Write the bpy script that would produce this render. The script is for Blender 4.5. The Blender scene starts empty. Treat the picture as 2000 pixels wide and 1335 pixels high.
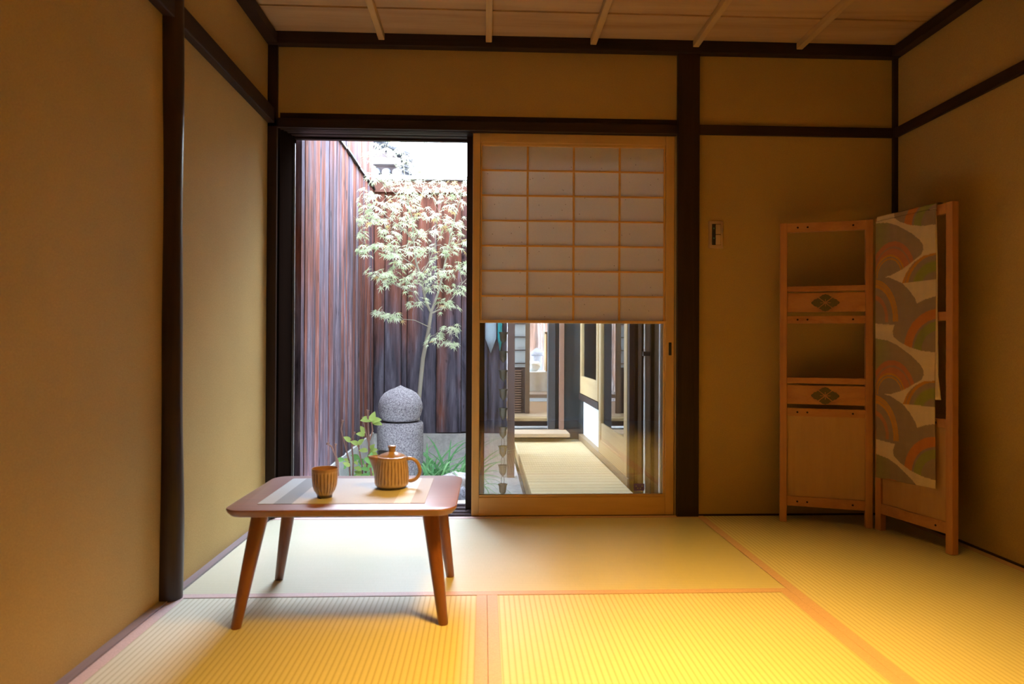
import bpy, bmesh, math, random
from mathutils import Vector, Matrix, noise
random.seed(7)
D = bpy.data
SC = bpy.context.scene
COL = SC.collection

# ------------------------------------------------------------------ camera
CAM = Vector((0.9424, -3.0459, 0.7697)); FPX = 1320.16
YAW, PIT, ROL = 0.0412, 0.0054, 0.0044
fw = Vector((math.sin(YAW)*math.cos(PIT), math.cos(YAW)*math.cos(PIT), math.sin(PIT)))
_r = Vector((math.cos(YAW), -math.sin(YAW), 0)); _u = _r.cross(fw)
rt = _r*math.cos(ROL) + _u*math.sin(ROL); up = -_r*math.sin(ROL) + _u*math.cos(ROL)
cd = D.cameras.new('camera'); cam = D.objects.new('camera', cd); COL.objects.link(cam)
M = Matrix((rt, up, -fw)).transposed().to_4x4(); M.translation = CAM
cam.matrix_world = M
cd.sensor_width = 36.0; cd.lens = FPX/2000*36.0; cd.clip_start = 0.02; cd.clip_end = 200
cd.dof.use_dof = True; cd.dof.focus_distance = 3.9; cd.dof.aperture_fstop = 4.0
SC.camera = cam

def at(x, y, Y):
    "point of the place that lies at depth Y behind photo pixel x, y"
    d = fw + rt*((x-1000)/FPX) - up*((y-667.5)/FPX)
    return CAM + d*((Y-CAM.y)/d.y)

# ------------------------------------------------------------------ sky, lamps, exposure
w = D.worlds.new('overcast_sky'); SC.world = w; w.use_nodes = True
bg = w.node_tree.nodes['Background']
bg.inputs[0].default_value = (0.74, 0.84, 1.0, 1); bg.inputs[1].default_value = 19.0
SC.view_settings.view_transform = 'Standard'; SC.view_settings.look = 'None'
SC.view_settings.gamma = 1.0; SC.view_settings.exposure = 0.0
SC.view_settings.use_curve_mapping = False

# brightest part of the overcast sky, high behind the fence
sl = D.lights.new('sky_glow_sun', 'SUN'); sl.energy = 12.5; sl.angle = math.radians(38); sl.color = (0.70, 0.82, 1.0)
so_ = D.objects.new('sky_glow_sun', sl); COL.objects.link(so_)
so_.rotation_euler = Vector((0.12, 1.0, 1.42)).to_track_quat('Z', 'Y').to_euler()

def area(name, loc, size, power, color, rot=(0, 0, 0), shape='DISK', sy=None, spread=None):
    l = D.lights.new(name, 'AREA'); l.shape = shape; l.size = size
    if sy: l.size_y = sy
    l.energy = power; l.color = color
    if spread: l.spread = math.radians(spread)
    o = D.objects.new(name, l); COL.objects.link(o); o.location = loc; o.rotation_euler = rot
    return o
WARM = (1.0, 0.52, 0.07)
area('ceiling_lamp_light', (1.42, -1.62, 1.84), 0.40, 27, WARM, spread=88)
area('far_room_fill_light', (1.35, 4.5, 2.2), 0.5, 8, (1.0, 0.72, 0.42))  # unseen fill light added to brighten the far room's boarded floor

# ------------------------------------------------------------------ helpers
class MB:
    def __init__(s): s.v = []; s.f = []; s.c = None; s.vc = []
    def add(s, vs, fs, col=None):
        b = len(s.v); s.v += [Vector(q) for q in vs]; s.f += [tuple(b+i for i in q) for q in fs]
        s.vc += [col or (1, 1, 1, 1)]*len(vs)
        return s
    def box(s, x0, x1, y0, y1, z0, z1, col=None):
        vs = [(x, y, z) for x in (x0, x1) for y in (y0, y1) for z in (z0, z1)]
        return s.add(vs, [(0, 1, 3, 2), (4, 6, 7, 5), (0, 4, 5, 1), (2, 3, 7, 6), (0, 2, 6, 4), (1, 5, 7, 3)], col)
    def obox(s, o, ex, ey, x0, x1, y0, y1, z0, z1, col=None):
        "box in a frame with origin o and horizontal axes ex, ey"
        vs = [Vector(o)+Vector(ex)*x+Vector(ey)*y+Vector((0, 0, z)) for x in (x0, x1) for y in (y0, y1) for z in (z0, z1)]
        return s.add(vs, [(0, 1, 3, 2), (4, 6, 7, 5), (0, 4, 5, 1), (2, 3, 7, 6), (0, 2, 6, 4), (1, 5, 7, 3)], col)
    def tube(s, pts, rad, n=10, cap=True, flat=None):
        pts = [Vector(p) for p in pts]
        if not hasattr(rad, '__len__'): rad = [rad]*len(pts)
        vs = []; ref = Vector((0.13, 0.97, 0.21))
        for i, p in enumerate(pts):
            t = (pts[min(i+1, len(pts)-1)]-pts[max(i-1, 0)]).normalized()
            a = ref - t*ref.dot(t)
            if a.length < 0.05: a = Vector((1, 0, 0)) - t*t.x
            a.normalize(); b = t.cross(a)
            for k in range(n):
                th = 2*math.pi*k/n
                vs.append(p + (a*math.cos(th)*(flat or 1) + b*math.sin(th))*rad[i])
        fs = []
        for i in range(len(pts)-1):
            for k in range(n):
                k2 = (k+1) % n
                fs.append((i*n+k, i*n+k2, (i+1)*n+k2, (i+1)*n+k))
        if cap: fs += [tuple(range(n-1, -1, -1)), tuple((len(pts)-1)*n+k for k in range(n))]
        return s.add(vs, fs)
    def lathe(s, prof, c, n=48, mod=None, closed=False):
        "prof = list of (r, z); mod(theta, i) scales the radius"
        vs = []
        for i, (r, z) in enumerate(prof):
            for k in range(n):
                th = 2*math.pi*k/n
                rr = r*(mod(th, i) if mod else 1)
                vs.append((c[0]+rr*math.cos(th), c[1]+rr*math.sin(th), c[2]+z))
        fs = []
        for i in range(len(prof)-1):
            for k in range(n):
                k2 = (k+1) % n
                fs.append((i*n+k, i*n+k2, (i+1)*n+k2, (i+1)*n+k))
        if not closed:
            fs += [tuple(range(n-1, -1, -1)), tuple((len(prof)-1)*n+k for k in range(n))]
        return s.add(vs, fs)
    def prism(s, poly, o, ex, ey, ez, t):
        "extrude a 2-D polygon (in ex, ey) by t along ez"
        o, ex, ey, ez = map(Vector, (o, ex, ey, ez)); n = len(poly)
        vs = [o+ex*a+ey*b for a, b in poly] + [o+ex*a+ey*b+ez*t for a, b in poly]
        fs = [tuple(range(n-1, -1, -1)), tuple(range(n, 2*n))] + [(i, (i+1) % n, n+(i+1) % n, n+i) for i in range(n)]
        return s.add(vs, fs)
    def build(s, name, mat, parent=None, smooth=False, bevel=0, seg=2, origin=None, recalc=True, angle=40):
        off = Vector(origin) if origin is not None else Vector((0, 0, 0))
        pw = Vector(parent['_o']) if parent is not None else Vector((0, 0, 0))
        if parent is not None and origin is None: off = pw
        me = D.meshes.new(name); me.from_pydata([v-off for v in s.v], [], s.f); me.update()
        if any(c != (1, 1, 1, 1) for c in s.vc):
            at_ = me.color_attributes.new('tint', 'FLOAT_COLOR', 'POINT')
            at_.data.foreach_set('color', [x for c in s.vc for x in c])
        bm = bmesh.new(); bm.from_mesh(me)
        if recalc: bmesh.ops.recalc_face_normals(bm, faces=bm.faces)
        for f in bm.faces: f.smooth = smooth
        if smooth:
            for e in bm.edges:
                if len(e.link_faces) == 2 and e.calc_face_angle(0) > math.radians(angle): e.smooth = False
        bm.to_mesh(me); bm.free()
        o = D.objects.new(name, me); COL.objects.link(o); me.materials.append(mat)
        o['_o'] = tuple(off)
        if parent is not None: o.parent = parent; o.location = off-pw
        else: o.location = off
        if bevel:
            m = o.modifiers.new('bevel', 'BEVEL'); m.width = bevel; m.segments = seg; m.limit_method = 'ANGLE'
            m.harden_normals = False
        return o

def thing(name, label, cat, loc=(0, 0, 0), group=None):
    o = D.objects.new(name, None); COL.objects.link(o); o.location = loc; o['_o'] = tuple(loc)
    o.empty_display_size = 0.05
    return tag(o, label, cat, group)
def tag(o, label, cat, group=None, kind=None):
    o['label'] = label; o['category'] = cat
    if group: o['group'] = group
    if kind: o['kind'] = kind
    return o
def struct(o): o['kind'] = 'structure'; return o

# ------------------------------------------------------------------ materials
def newmat(name):
    m = D.materials.new(name); m.use_nodes = True
    nt = m.node_tree; b = nt.nodes['Principled BSDF']
    return m, nt, b
def N(nt, t, **k):
    n = nt.nodes.new(t)
    for a, v in k.items():
        if a.startswith('i_'): n.inputs[int(a[2:])].default_value = v
        else: setattr(n, a, v)
    return n
def ramp(nt, src, stops):
    r = nt.nodes.new('ShaderNodeValToRGB'); nt.links.new(src, r.inputs[0])
    el = r.color_ramp.elements
    while len(el) < len(stops): el.new(0.5)
    for e, (p, c) in zip(el, stops): e.position = p; e.color = (*c, 1)
    return r.outputs[0]
def coord(nt, sc=(1, 1, 1)):
    tc = nt.nodes.new('ShaderNodeTexCoord'); mp = nt.nodes.new('ShaderNodeMapping')
    mp.inputs['Scale'].default_value = sc; nt.links.new(tc.outputs['Object'], mp.inputs[0]); return mp.outputs[0]
def noise_(nt, vec, scale, detail=4, rough=0.55, dist=0):
    n = nt.nodes.new('ShaderNodeTexNoise'); n.inputs['Scale'].default_value = scale
    n.inputs['Detail'].default_value = detail; n.inputs['Roughness'].default_value = rough
    n.inputs['Distortion'].default_value = dist
    nt.links.new(vec, n.inputs['Vector']); return n.outputs['Fac']
def bump(nt, b, h, s, d=0.01):
    bp = nt.nodes.new('ShaderNodeBump'); bp.inputs['Strength'].default_value = s; bp.inputs['Distance'].default_value = d
    nt.links.new(h, bp.inputs['Height']); nt.links.new(bp.outputs[0], b.inputs['Normal'])
def plain(name, c, rough=0.5, metal=0, spec=0.5, var=0.0, vs=20):
    m, nt, b = newmat(name)
    b.inputs['Roughness'].default_value = rough; b.inputs['Metallic'].default_value = metal
    b.inputs['Specular IOR Level'].default_value = spec
    v = coord(nt); f = noise_(nt, v, vs)
    k = var or 0.06
    nt.links.new(ramp(nt, f, [(0.3, tuple(x*(1-k) for x in c)), (0.7, tuple(min(1, x*(1+k)) for x in c))]), b.inputs['Base Color'])
    return m
def wood(name, c1, c2, axis='z', rough=0.45, scale=9, spec=0.4, coat=0, bs=0.12, stretch=0.06):
    m, nt, b = newmat(name)
    sc = {'x': (stretch, 1, 1), 'y': (1, stretch, 1), 'z': (1, 1, stretch)}[axis]
    v = coord(nt, sc)
    f1 = noise_(nt, v, scale, 6, 0.6, 1.2); f2 = noise_(nt, v, scale*9, 4, 0.7)
    mx = N(nt, 'ShaderNodeMath', operation='MULTIPLY_ADD'); mx.inputs[1].default_value = 0.35
    nt.links.new(f2, mx.inputs[0]); nt.links.new(f1, mx.inputs[2])
    nt.links.new(ramp(nt, mx.outputs[0], [(0.42, c2), (0.58, tuple((a+d)/2 for a, d in zip(c1, c2))), (0.8, c1)]), b.inputs['Base Color'])
    b.inputs['Roughness'].default_value = rough; b.inputs['Specular IOR Level'].default_value = spec
    b.inputs['Coat Weight'].default_value = coat
    bump(nt, b, mx.outputs[0], bs, 0.003)
    return m

def plaster():
    m, nt, b = newmat('juraku_plaster'); v = coord(nt)
    f = noise_(nt, v, 260, 3, 0.7); g = noise_(nt, v, 2.2, 3)
    c1 = ramp(nt, f, [(0.3, (0.49, 0.345, 0.135)), (0.7, (0.60, 0.425, 0.172))])
    c2 = ramp(nt, g, [(0.3, (0.90, 0.90, 0.90)), (0.7, (1, 1, 1))])
    mx = N(nt, 'ShaderNodeMix', data_type='RGBA', blend_type='MULTIPLY'); mx.inputs[0].default_value = 1
    nt.links.new(c1, mx.inputs[6]); nt.links.new(c2, mx.inputs[7]); nt.links.new(mx.outputs[2], b.inputs['Base Color'])
    b.inputs['Roughness'].default_value = 0.9; b.inputs['Specular IOR Level'].default_value = 0.15
    bump(nt, b, f, 0.25, 0.002); return m

def tatami(name, axis, rough, spec):
    "ribs run along axis; straw lies across them"
    m, nt, b = newmat(name)
    tc = nt.nodes.new('ShaderNodeTexCoord'); sp = nt.nodes.new('ShaderNodeSeparateXYZ'); nt.links.new(tc.outputs['Object'], sp.inputs[0])
    src = sp.outputs[0 if axis == 'y' else 1]
    k = N(nt, 'ShaderNodeMath', operation='MULTIPLY'); k.inputs[1].default_value = 2*math.pi/0.0155; nt.links.new(src, k.inputs[0])
    c = N(nt, 'ShaderNodeMath', operation='COSINE'); nt.links.new(k.outputs[0], c.inputs[0])
    v = coord(nt, (0.03, 1, 1) if axis == 'y' else (1, 0.03, 1)); f = noise_(nt, v, 900, 2)
    v2 = coord(nt); g = noise_(nt, v2, 3, 3)
    a = N(nt, 'ShaderNodeMath', operation='MULTIPLY_ADD'); a.inputs[1].default_value = 0.5; a.inputs[2].default_value = 0.5; nt.links.new(c.outputs[0], a.inputs[0])
    p = N(nt, 'ShaderNodeMath', operation='POWER'); p.inputs[1].default_value = 0.4; nt.links.new(a.outputs[0], p.inputs[0])
    dk = (0.46, 0.41, 0.28) if axis == 'y' else (0.56, 0.53, 0.42)
    base = ramp(nt, p.outputs[0], [(0.12, dk), (0.55, (0.61, 0.57, 0.45)), (0.9, (0.66, 0.62, 0.51))])
    mod = ramp(nt, f, [(0.25, (0.88, 0.90, 0.84)), (0.75, (1, 1, 1))])
    mod2 = ramp(nt, g, [(0.3, (0.93, 0.95, 0.90)), (0.7, (1, 1, 1))])
    m1 = N(nt, 'ShaderNodeMix', data_type='RGBA', blend_type='MULTIPLY'); m1.inputs[0].default_value = 1
    nt.links.new(base, m1.inputs[6]); nt.links.new(mod, m1.inputs[7])
    m2 = N(nt, 'ShaderNodeMix', data_type='RGBA', blend_type='MULTIPLY'); m2.inputs[0].default_value = 1
    nt.links.new(m1.outputs[2], m2.inputs[6]); nt.links.new(mod2, m2.inputs[7])
    nt.links.new(m2.outputs[2], b.inputs['Base Color'])
    b.inputs['Roughness'].default_value = rough; b.inputs['Specular IOR Level'].default_value = spec
    bump(nt, b, p.outputs[0], 0.5, 0.0009 if axis == 'y' else 0.0002)
    return m

def weathered(name, red, grey, pale, sx=26, zs=0.035, shift=0.0, zgrad=0.0, rough=0.85):
    "old boards: red-brown to blue-grey patches, streaked along the grain, knots"
    m, nt, b = newmat(name)
    at_ = N(nt, 'ShaderNodeAttribute'); at_.attribute_name = 'tint'
    tc = nt.nodes.new('ShaderNodeTexCoord'); tv = N(nt, 'ShaderNodeVectorMath', operation='MULTIPLY_ADD')
    tv.inputs[1].default_value = (3, 5, 9); nt.links.new(at_.outputs['Color'], tv.inputs[0]); nt.links.new(tc.outputs['Object'], tv.inputs[2])
    def mp(sc):
        q = nt.nodes.new('ShaderNodeMapping'); q.inputs['Scale'].default_value = sc; nt.links.new(tv.outputs[0], q.inputs[0]); return q.outputs[0]
    f = noise_(nt, mp((1, 1, zs)), sx, 8, 0.64, 1.0)
    g = noise_(nt, mp((1, 1, 0.22)), 4.5, 4)
    kn = noise_(nt, mp((1, 1, 0.4)), 17, 1, 0.4)
    wv = nt.nodes.new('ShaderNodeTexWave'); wv.bands_direction = 'X'; wv.inputs['Scale'].default_value = 3.5; wv.inputs['Distortion'].default_value = 11
    wv.inputs['Detail'].default_value = 3; wv.inputs['Detail Scale'].default_value = 0.8; nt.links.new(mp((1, 1, 0.16)), wv.inputs['Vector'])
    sp = nt.nodes.new('ShaderNodeSeparateXYZ'); nt.links.new(tc.outputs['Object'], sp.inputs[0])
    zz = N(nt, 'ShaderNodeMath', operation='MULTIPLY_ADD'); zz.inputs[1].default_value = -zgrad; zz.inputs[2].default_value = shift+zgrad*1.45
    nt.links.new(sp.outputs[2], zz.inputs[0])
    tsep = nt.nodes.new('ShaderNodeSeparateColor'); nt.links.new(at_.outputs['Color'], tsep.inputs[0])
    tm = N(nt, 'ShaderNodeMath', operation='MULTIPLY_ADD'); tm.inputs[1].default_value = 0.22; nt.links.new(tsep.outputs[0], tm.inputs[0]); nt.links.new(g, tm.inputs[2])
    tn = N(nt, 'ShaderNodeMath', operation='ADD'); tn.inputs[1].default_value = -0.11; nt.links.new(tm.outputs[0], tn.inputs[0])
    hs = N(nt, 'ShaderNodeMath', operation='ADD'); nt.links.new(tn.outputs[0], hs.inputs[0]); nt.links.new(zz.outputs[0], hs.inputs[1])
    hue = ramp(nt, hs.outputs[0], [(0.40, red), (0.60, grey)])
    f2 = noise_(nt, mp((1, 1, 0.045)), sx*5.5, 5, 0.72, 0.8)
    fm = N(nt, 'ShaderNodeMath', operation='MULTIPLY_ADD'); fm.inputs[1].default_value = 0.45; nt.links.new(f2, fm.inputs[0])
    fh = N(nt, 'ShaderNodeMath', operation='MULTIPLY_ADD'); fh.inputs[1].default_value = 0.62; fh.inputs[2].default_value = -0.03; nt.links.new(f, fh.inputs[0]); nt.links.new(fh.outputs[0], fm.inputs[2])
    ad = N(nt, 'ShaderNodeMath', operation='MULTIPLY_ADD'); ad.inputs[1].default_value = 0.13; nt.links.new(wv.outputs['Fac'], ad.inputs[0]); nt.links.new(fm.outputs[0], ad.inputs[2])
    val = ramp(nt, ad.outputs[0], [(0.36, (0.16, 0.15, 0.17)), (0.50, (0.62, 0.60, 0.62)), (0.66, (1.25, 1.2, 1.2))])
    kr = ramp(nt, kn, [(0.20, (0.18, 0.14, 0.14)), (0.27, (1, 1, 1))])
    m0 = N(nt, 'ShaderNodeMix', data_type='RGBA', blend_type='MULTIPLY'); m0.inputs[0].default_value = 1; m0.clamp_result = False
    nt.links.new(hue, m0.inputs[6]); nt.links.new(val, m0.inputs[7])
    pf = N(nt, 'ShaderNodeMapRange'); pf.inputs[1].default_value = 0.66; pf.inputs[2].default_value = 0.82; nt.links.new(ad.outputs[0], pf.inputs[0])
    m2 = N(nt, 'ShaderNodeMix', data_type='RGBA'); nt.links.new(pf.outputs[0], m2.inputs[0])
    nt.links.new(m0.outputs[2], m2.inputs[6]); m2.inputs[7].default_value = (*pale, 1)
    m1 = N(nt, 'ShaderNodeMix', data_type='RGBA', blend_type='MULTIPLY'); m1.inputs[0].default_value = 1
    nt.links.new(m2.outputs[2], m1.inputs[6]); nt.links.new(kr, m1.inputs[7]); nt.links.new(m1.outputs[2], b.inputs['Base Color'])
    b.inputs['Roughness'].default_value = rough; b.inputs['Specular IOR Level'].default_value = 0.2
    bump(nt, b, ad.outputs[0], 0.6, 0.004); return m

def glass(name, tint=(0.97, 0.99, 0.99), f0=0.07):
    m = D.materials.new(name); m.use_nodes = True; nt = m.node_tree
    for n in list(nt.nodes):
        if n.type != 'OUTPUT_MATERIAL': nt.nodes.remove(n)
    out = nt.nodes['Material Output']
    tr = N(nt, 'ShaderNodeBsdfTransparent'); tr.inputs[0].default_value = (*tint, 1)
    gl = N(nt, 'ShaderNodeBsdfGlossy'); gl.inputs['Roughness'].default_value = 0.0
    fr = N(nt, 'ShaderNodeFresnel'); fr.inputs[0].default_value = 1.5
    k = N(nt, 'ShaderNodeMath', operation='MULTIPLY'); k.inputs[1].default_value = f0/0.04; nt.links.new(fr.outputs[0], k.inputs[0])
    mx = N(nt, 'ShaderNodeMixShader'); nt.links.new(k.outputs[0], mx.inputs[0])
    nt.links.new(tr.outputs[0], mx.inputs[1]); nt.links.new(gl.outputs[0], mx.inputs[2]); nt.links.new(mx.outputs[0], out.inputs[0])
    return m
def paper():
    m = D.materials.new('washi_paper'); m.use_nodes = True; nt = m.node_tree
    for n in list(nt.nodes):
        if n.type != 'OUTPUT_MATERIAL': nt.nodes.remove(n)
    out = nt.nodes['Material Output']
    v = coord(nt); vo = N(nt, 'ShaderNodeTexVoronoi'); vo.inputs['Scale'].default_value = 34; nt.links.new(v, vo.inputs['Vector'])
    n2 = noise_(nt, v, 420, 2)
    c0 = ramp(nt, n2, [(0.3, (0.84, 0.75, 0.65)), (0.7, (0.92, 0.84, 0.75))])
    c1 = ramp(nt, vo.outputs['Distance'], [(0.045, (0.30, 0.20, 0.13)), (0.075, (1, 1, 1))])
    mm = N(nt, 'ShaderNodeMix', data_type='RGBA', blend_type='MULTIPLY'); mm.inputs[0].default_value = 1
    nt.links.new(c0, mm.inputs[6]); nt.links.new(c1, mm.inputs[7])
    d = N(nt, 'ShaderNodeBsdfDiffuse'); t = N(nt, 'ShaderNodeBsdfTranslucent')
    nt.links.new(mm.outputs[2], d.inputs[0]); nt.links.new(mm.outputs[2], t.inputs[0])
    mx = N(nt, 'ShaderNodeMixShader'); mx.inputs[0].default_value = 0.36
    nt.links.new(d.outputs[0], mx.inputs[1]); nt.links.new(t.outputs[0], mx.inputs[2]); nt.links.new(mx.outputs[0], out.inputs[0])
    return m
def tinted(name, rough=0.8, weave=False, trans=False):
    m, nt, b = newmat(name)
    a = N(nt, 'ShaderNodeAttribute'); a.attribute_name = 'tint'
    f = noise_(nt, coord(nt), 500 if weave else 30, 2)
    c = ramp(nt, f, [(0.3, (0.88, 0.88, 0.88)), (0.7, (1, 1, 1))])
    m1 = N(nt, 'ShaderNodeMix', data_type='RGBA', blend_type='MULTIPLY'); m1.inputs[0].default_value = 1
    nt.links.new(a.outputs['Color'], m1.inputs[6]); nt.links.new(c, m1.inputs[7]); nt.links.new(m1.outputs[2], b.inputs['Base Color'])
    b.inputs['Roughness'].default_value = rough; b.inputs['Specular IOR Level'].default_value = 0.2
    if weave: bump(nt, b, f, 0.2, 0.001)
    if trans:
        out = nt.nodes['Material Output']
        t = N(nt, 'ShaderNodeBsdfTranslucent'); nt.links.new(m1.outputs[2], t.inputs[0])
        mx = N(nt, 'ShaderNodeMixShader'); mx.inputs[0].default_value = 0.5
        nt.links.new(b.outputs[0], mx.inputs[1]); nt.links.new(t.outputs[0], mx.inputs[2]); nt.links.new(mx.outputs[0], out.inputs[0])
    return m
def granite(name, c1, c2, scale=120, rough=0.85, bs=0.8):
    m, nt, b = newmat(name); v = coord(nt)
    f = noise_(nt, v, scale, 4, 0.8)
    nt.links.new(ramp(nt, f, [(0.38, c2), (0.60, c1)]), b.inputs['Base Color'])
    b.inputs['Roughness'].default_value = rough; b.inputs['Specular IOR Level'].default_value = 0.2
    bump(nt, b, f, bs, 0.01); return m

PLASTER = plaster()
DARK = {a: wood('dark_stained_wood_'+a, (0.040, 0.020, 0.015), (0.014, 0.008, 0.006), a, 0.5, 14, 0.3) for a in 'xyz'}
CEIL = wood('ceiling_cedar_board', (0.60, 0.40, 0.22), (0.42, 0.25, 0.12), 'x', 0.6, 7, 0.2, 0, 0.04, 0.07)
BATTEN = wood('ceiling_batten_wood', (0.66, 0.45, 0.22), (0.55, 0.35, 0.15), 'y', 0.55, 12, 0.3)
HINOKI = {a: wood('pale_cypress_'+a, (0.80, 0.50, 0.19), (0.70, 0.41, 0.13), a, 0.4, 12, 0.4, 0, 0.06) for a in 'xyz'}
CEDAR = {a: wood('screen_cedar_'+a, (0.56, 0.27, 0.11), (0.40, 0.16, 0.06), a, 0.42, 14, 0.45) for a in 'xz'}
PLY = wood('screen_plywood', (0.56, 0.33, 0.15), (0.46, 0.25, 0.10), 'z', 0.4, 7, 0.45, 0, 0.06, 0.12)
# the straw of the crosswise mat points at the garden and mirrors it; that of the others lies across
TAT = {'x': tatami('tatami_x', 'x', 0.31, 1.0), 'y': tatami('tatami_y', 'y', 0.6, 0.4)}
HERI = plain('tatami_border_cloth', (0.54, 0.38, 0.35), 0.6, var=0.12, vs=260)
LATT = wood('honey_lattice_wood', (0.88, 0.50, 0.13), (0.80, 0.42, 0.09), 'x', 0.4, 10, 0.4)
GLASS = glass('window_glass', f0=0.13); GLASS2 = glass('outer_sash_glass', (0.93, 0.96, 0.97))
PAPER = paper()
TABLE = wood('walnut_stain_table', (0.26, 0.10, 0.075), (0.17, 0.06, 0.045), 'x', 0.42, 8, 1.0, 0.6, 0.05)
TABLE.node_tree.nodes['Principled BSDF'].inputs['Coat Roughness'].default_value = 0.30
TLEG = wood('walnut_stain_leg', (0.24, 0.085, 0.035), (0.13, 0.042, 0.018), 'z', 0.35, 12, 0.5, 0.1)
METAL = plain('brushed_metal', (0.55, 0.56, 0.6), 0.35, 0.9)
BLACK = plain('black_iron', (0.015, 0.013, 0.012), 0.5)
DARKHOLE = plain('dark_hole', (0.02, 0.012, 0.008), 0.9)

# ================================================================== the room
W = 0.955; RX = 2.84; FY = -3.82; CZ = 2.150; LZ = 1.732; OX0, OX1 = 0.03, 1.815
struct(MB().box(-0.12, RX+0.1, FY-0.1, 0.0, -0.14, -0.05).build('floor', plain('floor_boards', (0.1, 0.07, 0.05), 0.8)))
m = MB()
m.box(-0.12, -0.02, FY-0.1, 0.10, -0.14, 2.35); struct(m.build('wall_left', PLASTER))
m = MB()
m.box(RX, RX+0.1, FY-0.1, 0.10, -0.14, 2.35); struct(m.build('wall_right', PLASTER))
m = MB()
m.box(-0.02, OX1, 0.0, 0.09, LZ+0.06, 2.35); m.box(-0.02, OX1, -0.0005, 0.0, LZ+0.02, LZ+0.06); m.box(OX1, RX, 0.0, 0.09, -0.14, 2.35); struct(m.build('wall_back', PLASTER))
m = MB(); m.box(-0.12, RX+0.1, FY-0.1, FY, -0.14, 2.35); struct(m.build('wall_front', PLASTER))
# ceiling boards, each lapped a little over the next
m = MB(); y = 0.04
while y > FY-0.1:
    y2 = y-0.300
    vs = [(-0.12, y, CZ), (RX+0.1, y, CZ), (RX+0.1, y2-0.012, CZ-0.007), (-0.12, y2-0.012, CZ-0.007)]
    vs += [(a, b, c+0.012) for a, b, c in vs]
    m.add(vs, [(0, 1, 2, 3), (7, 6, 5, 4), (0, 4, 5, 1), (1, 5, 6, 2), (2, 6, 7, 3), (3, 7, 4, 0)]); y = y2
struct(m.build('ceiling', CEIL))
n = 1
def trim(mb, mat, **k):
    global n
    o = struct(mb.build('trim_%d' % n, mat, **k)); n += 1; return o
# ceiling beams
BZ = 2.095
trim(MB().box(-0.02, RX, -0.045, 0.0, BZ, CZ-0.002), DARK['x'], bevel=0.003)
trim(MB().box(-0.02, 0.030, FY, -0.045, BZ, CZ-0.012), DARK['y'], bevel=0.003)
trim(MB().box(RX-0.045, RX, FY, -0.045, BZ, CZ-0.012), DARK['y'], bevel=0.003)
trim(MB().box(0.03, RX-0.045, FY, FY+0.045, BZ, CZ-0.012), DARK['x'], bevel=0.003)
for x in (0.483, 0.957, 1.425, 1.890, 2.365):
    trim(MB().box(x-0.014, x+0.014, FY+0.04, -0.040, BZ+0.022, CZ-0.004), BATTEN, bevel=0.003)
# lintel rails
trim(MB().box(-0.02, OX1-0.001, -0.020, 0.0, LZ, LZ+0.043), DARK['x'], bevel=0.003)
trim(MB().box(1.917, RX, -0.014, 0.0, LZ+0.002, LZ+0.047), DARK['x'], bevel=0.003)
trim(MB().box(-0.02, 0.012, FY, -0.020, 1.748, 1.815), DARK['y'], bevel=0.004)
trim(MB().box(RX-0.018, RX, FY, -0.014, 1.733, 1.777), DARK['y'], bevel=0.003)
# posts
trim(MB().box(1.816, 1.916, -0.024, 0.12, -0.05, BZ+0.01), DARK['z'], bevel=0.004)
trim(MB().box(-0.02, 0.022, -0.020, 0.0, -0.05, BZ+0.01), DARK['z'], bevel=0.003)
trim(MB().box(RX-0.020, RX, -0.022, 0.0, -0.05, BZ+0.01), DARK['z'], bevel=0.003)
pts = []; rad = []
for i in range(25):
    z = -0.05+i*(2.17/24)
    pts.append((-0.012+0.004*math.sin(z*2.3+1), -0.955+0.006*math.sin(z*1.7)+0.003*math.sin(z*6), z)); rad.append(0.037+0.003*math.sin(z*3+2)+0.0015*math.sin(z*9))
trim(MB().tube(pts, rad, 20), wood('polished_log_post', (0.050, 0.024, 0.016), (0.016, 0.008, 0.006), 'z', 0.36, 10, 0.45), smooth=True)
# deep jamb and head of the opening
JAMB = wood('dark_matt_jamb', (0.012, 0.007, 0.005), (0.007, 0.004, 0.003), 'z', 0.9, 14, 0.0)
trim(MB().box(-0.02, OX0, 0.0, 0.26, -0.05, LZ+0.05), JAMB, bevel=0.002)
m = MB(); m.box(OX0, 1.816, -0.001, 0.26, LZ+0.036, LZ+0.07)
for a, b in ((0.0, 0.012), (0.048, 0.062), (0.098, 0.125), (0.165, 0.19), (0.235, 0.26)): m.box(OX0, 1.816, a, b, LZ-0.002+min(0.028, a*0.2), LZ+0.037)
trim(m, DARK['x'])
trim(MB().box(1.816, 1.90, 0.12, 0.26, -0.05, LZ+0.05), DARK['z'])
# threshold with running grooves
m = MB(); m.box(OX0, 1.816, 0.001, 0.26, -0.06, -0.008)
for a, b in ((0.001, 0.014), (0.046, 0.062), (0.098, 0.125), (0.165, 0.185), (0.235, 0.26)): m.box(OX0, 1.816, a, b, -0.01, 0.0)
SILL = wood('sill_wood', (0.17, 0.13, 0.14), (0.09, 0.07, 0.075), 'x', 0.2, 14, 1.0, 0.3)
trim(m, SILL)
# metal runner of the left jamb
trim(MB().box(OX0, 0.040, 0.206, 0.211, 0.0, LZ-0.004).box(OX0, 0.036, 0.226, 0.231, 0.0, LZ-0.004), METAL)
# floor-edge strips
STRIP = wood('floor_edge_strip', (0.26, 0.21, 0.24), (0.17, 0.13, 0.15), 'y', 0.3, 14, 0.8)
struct(MB().box(-0.02, 0.005, FY, -0.001, -0.05, 0.006).build('baseboard_left', STRIP))
struct(MB().box(RX-0.012, RX, FY, -0.001, -0.05, 0.006).build('baseboard_right', DARK['y']))
struct(MB().box(1.917, RX-0.012, -0.006, 0.0, -0.05, 0.007).build('baseboard_back', DARK['x']))

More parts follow.
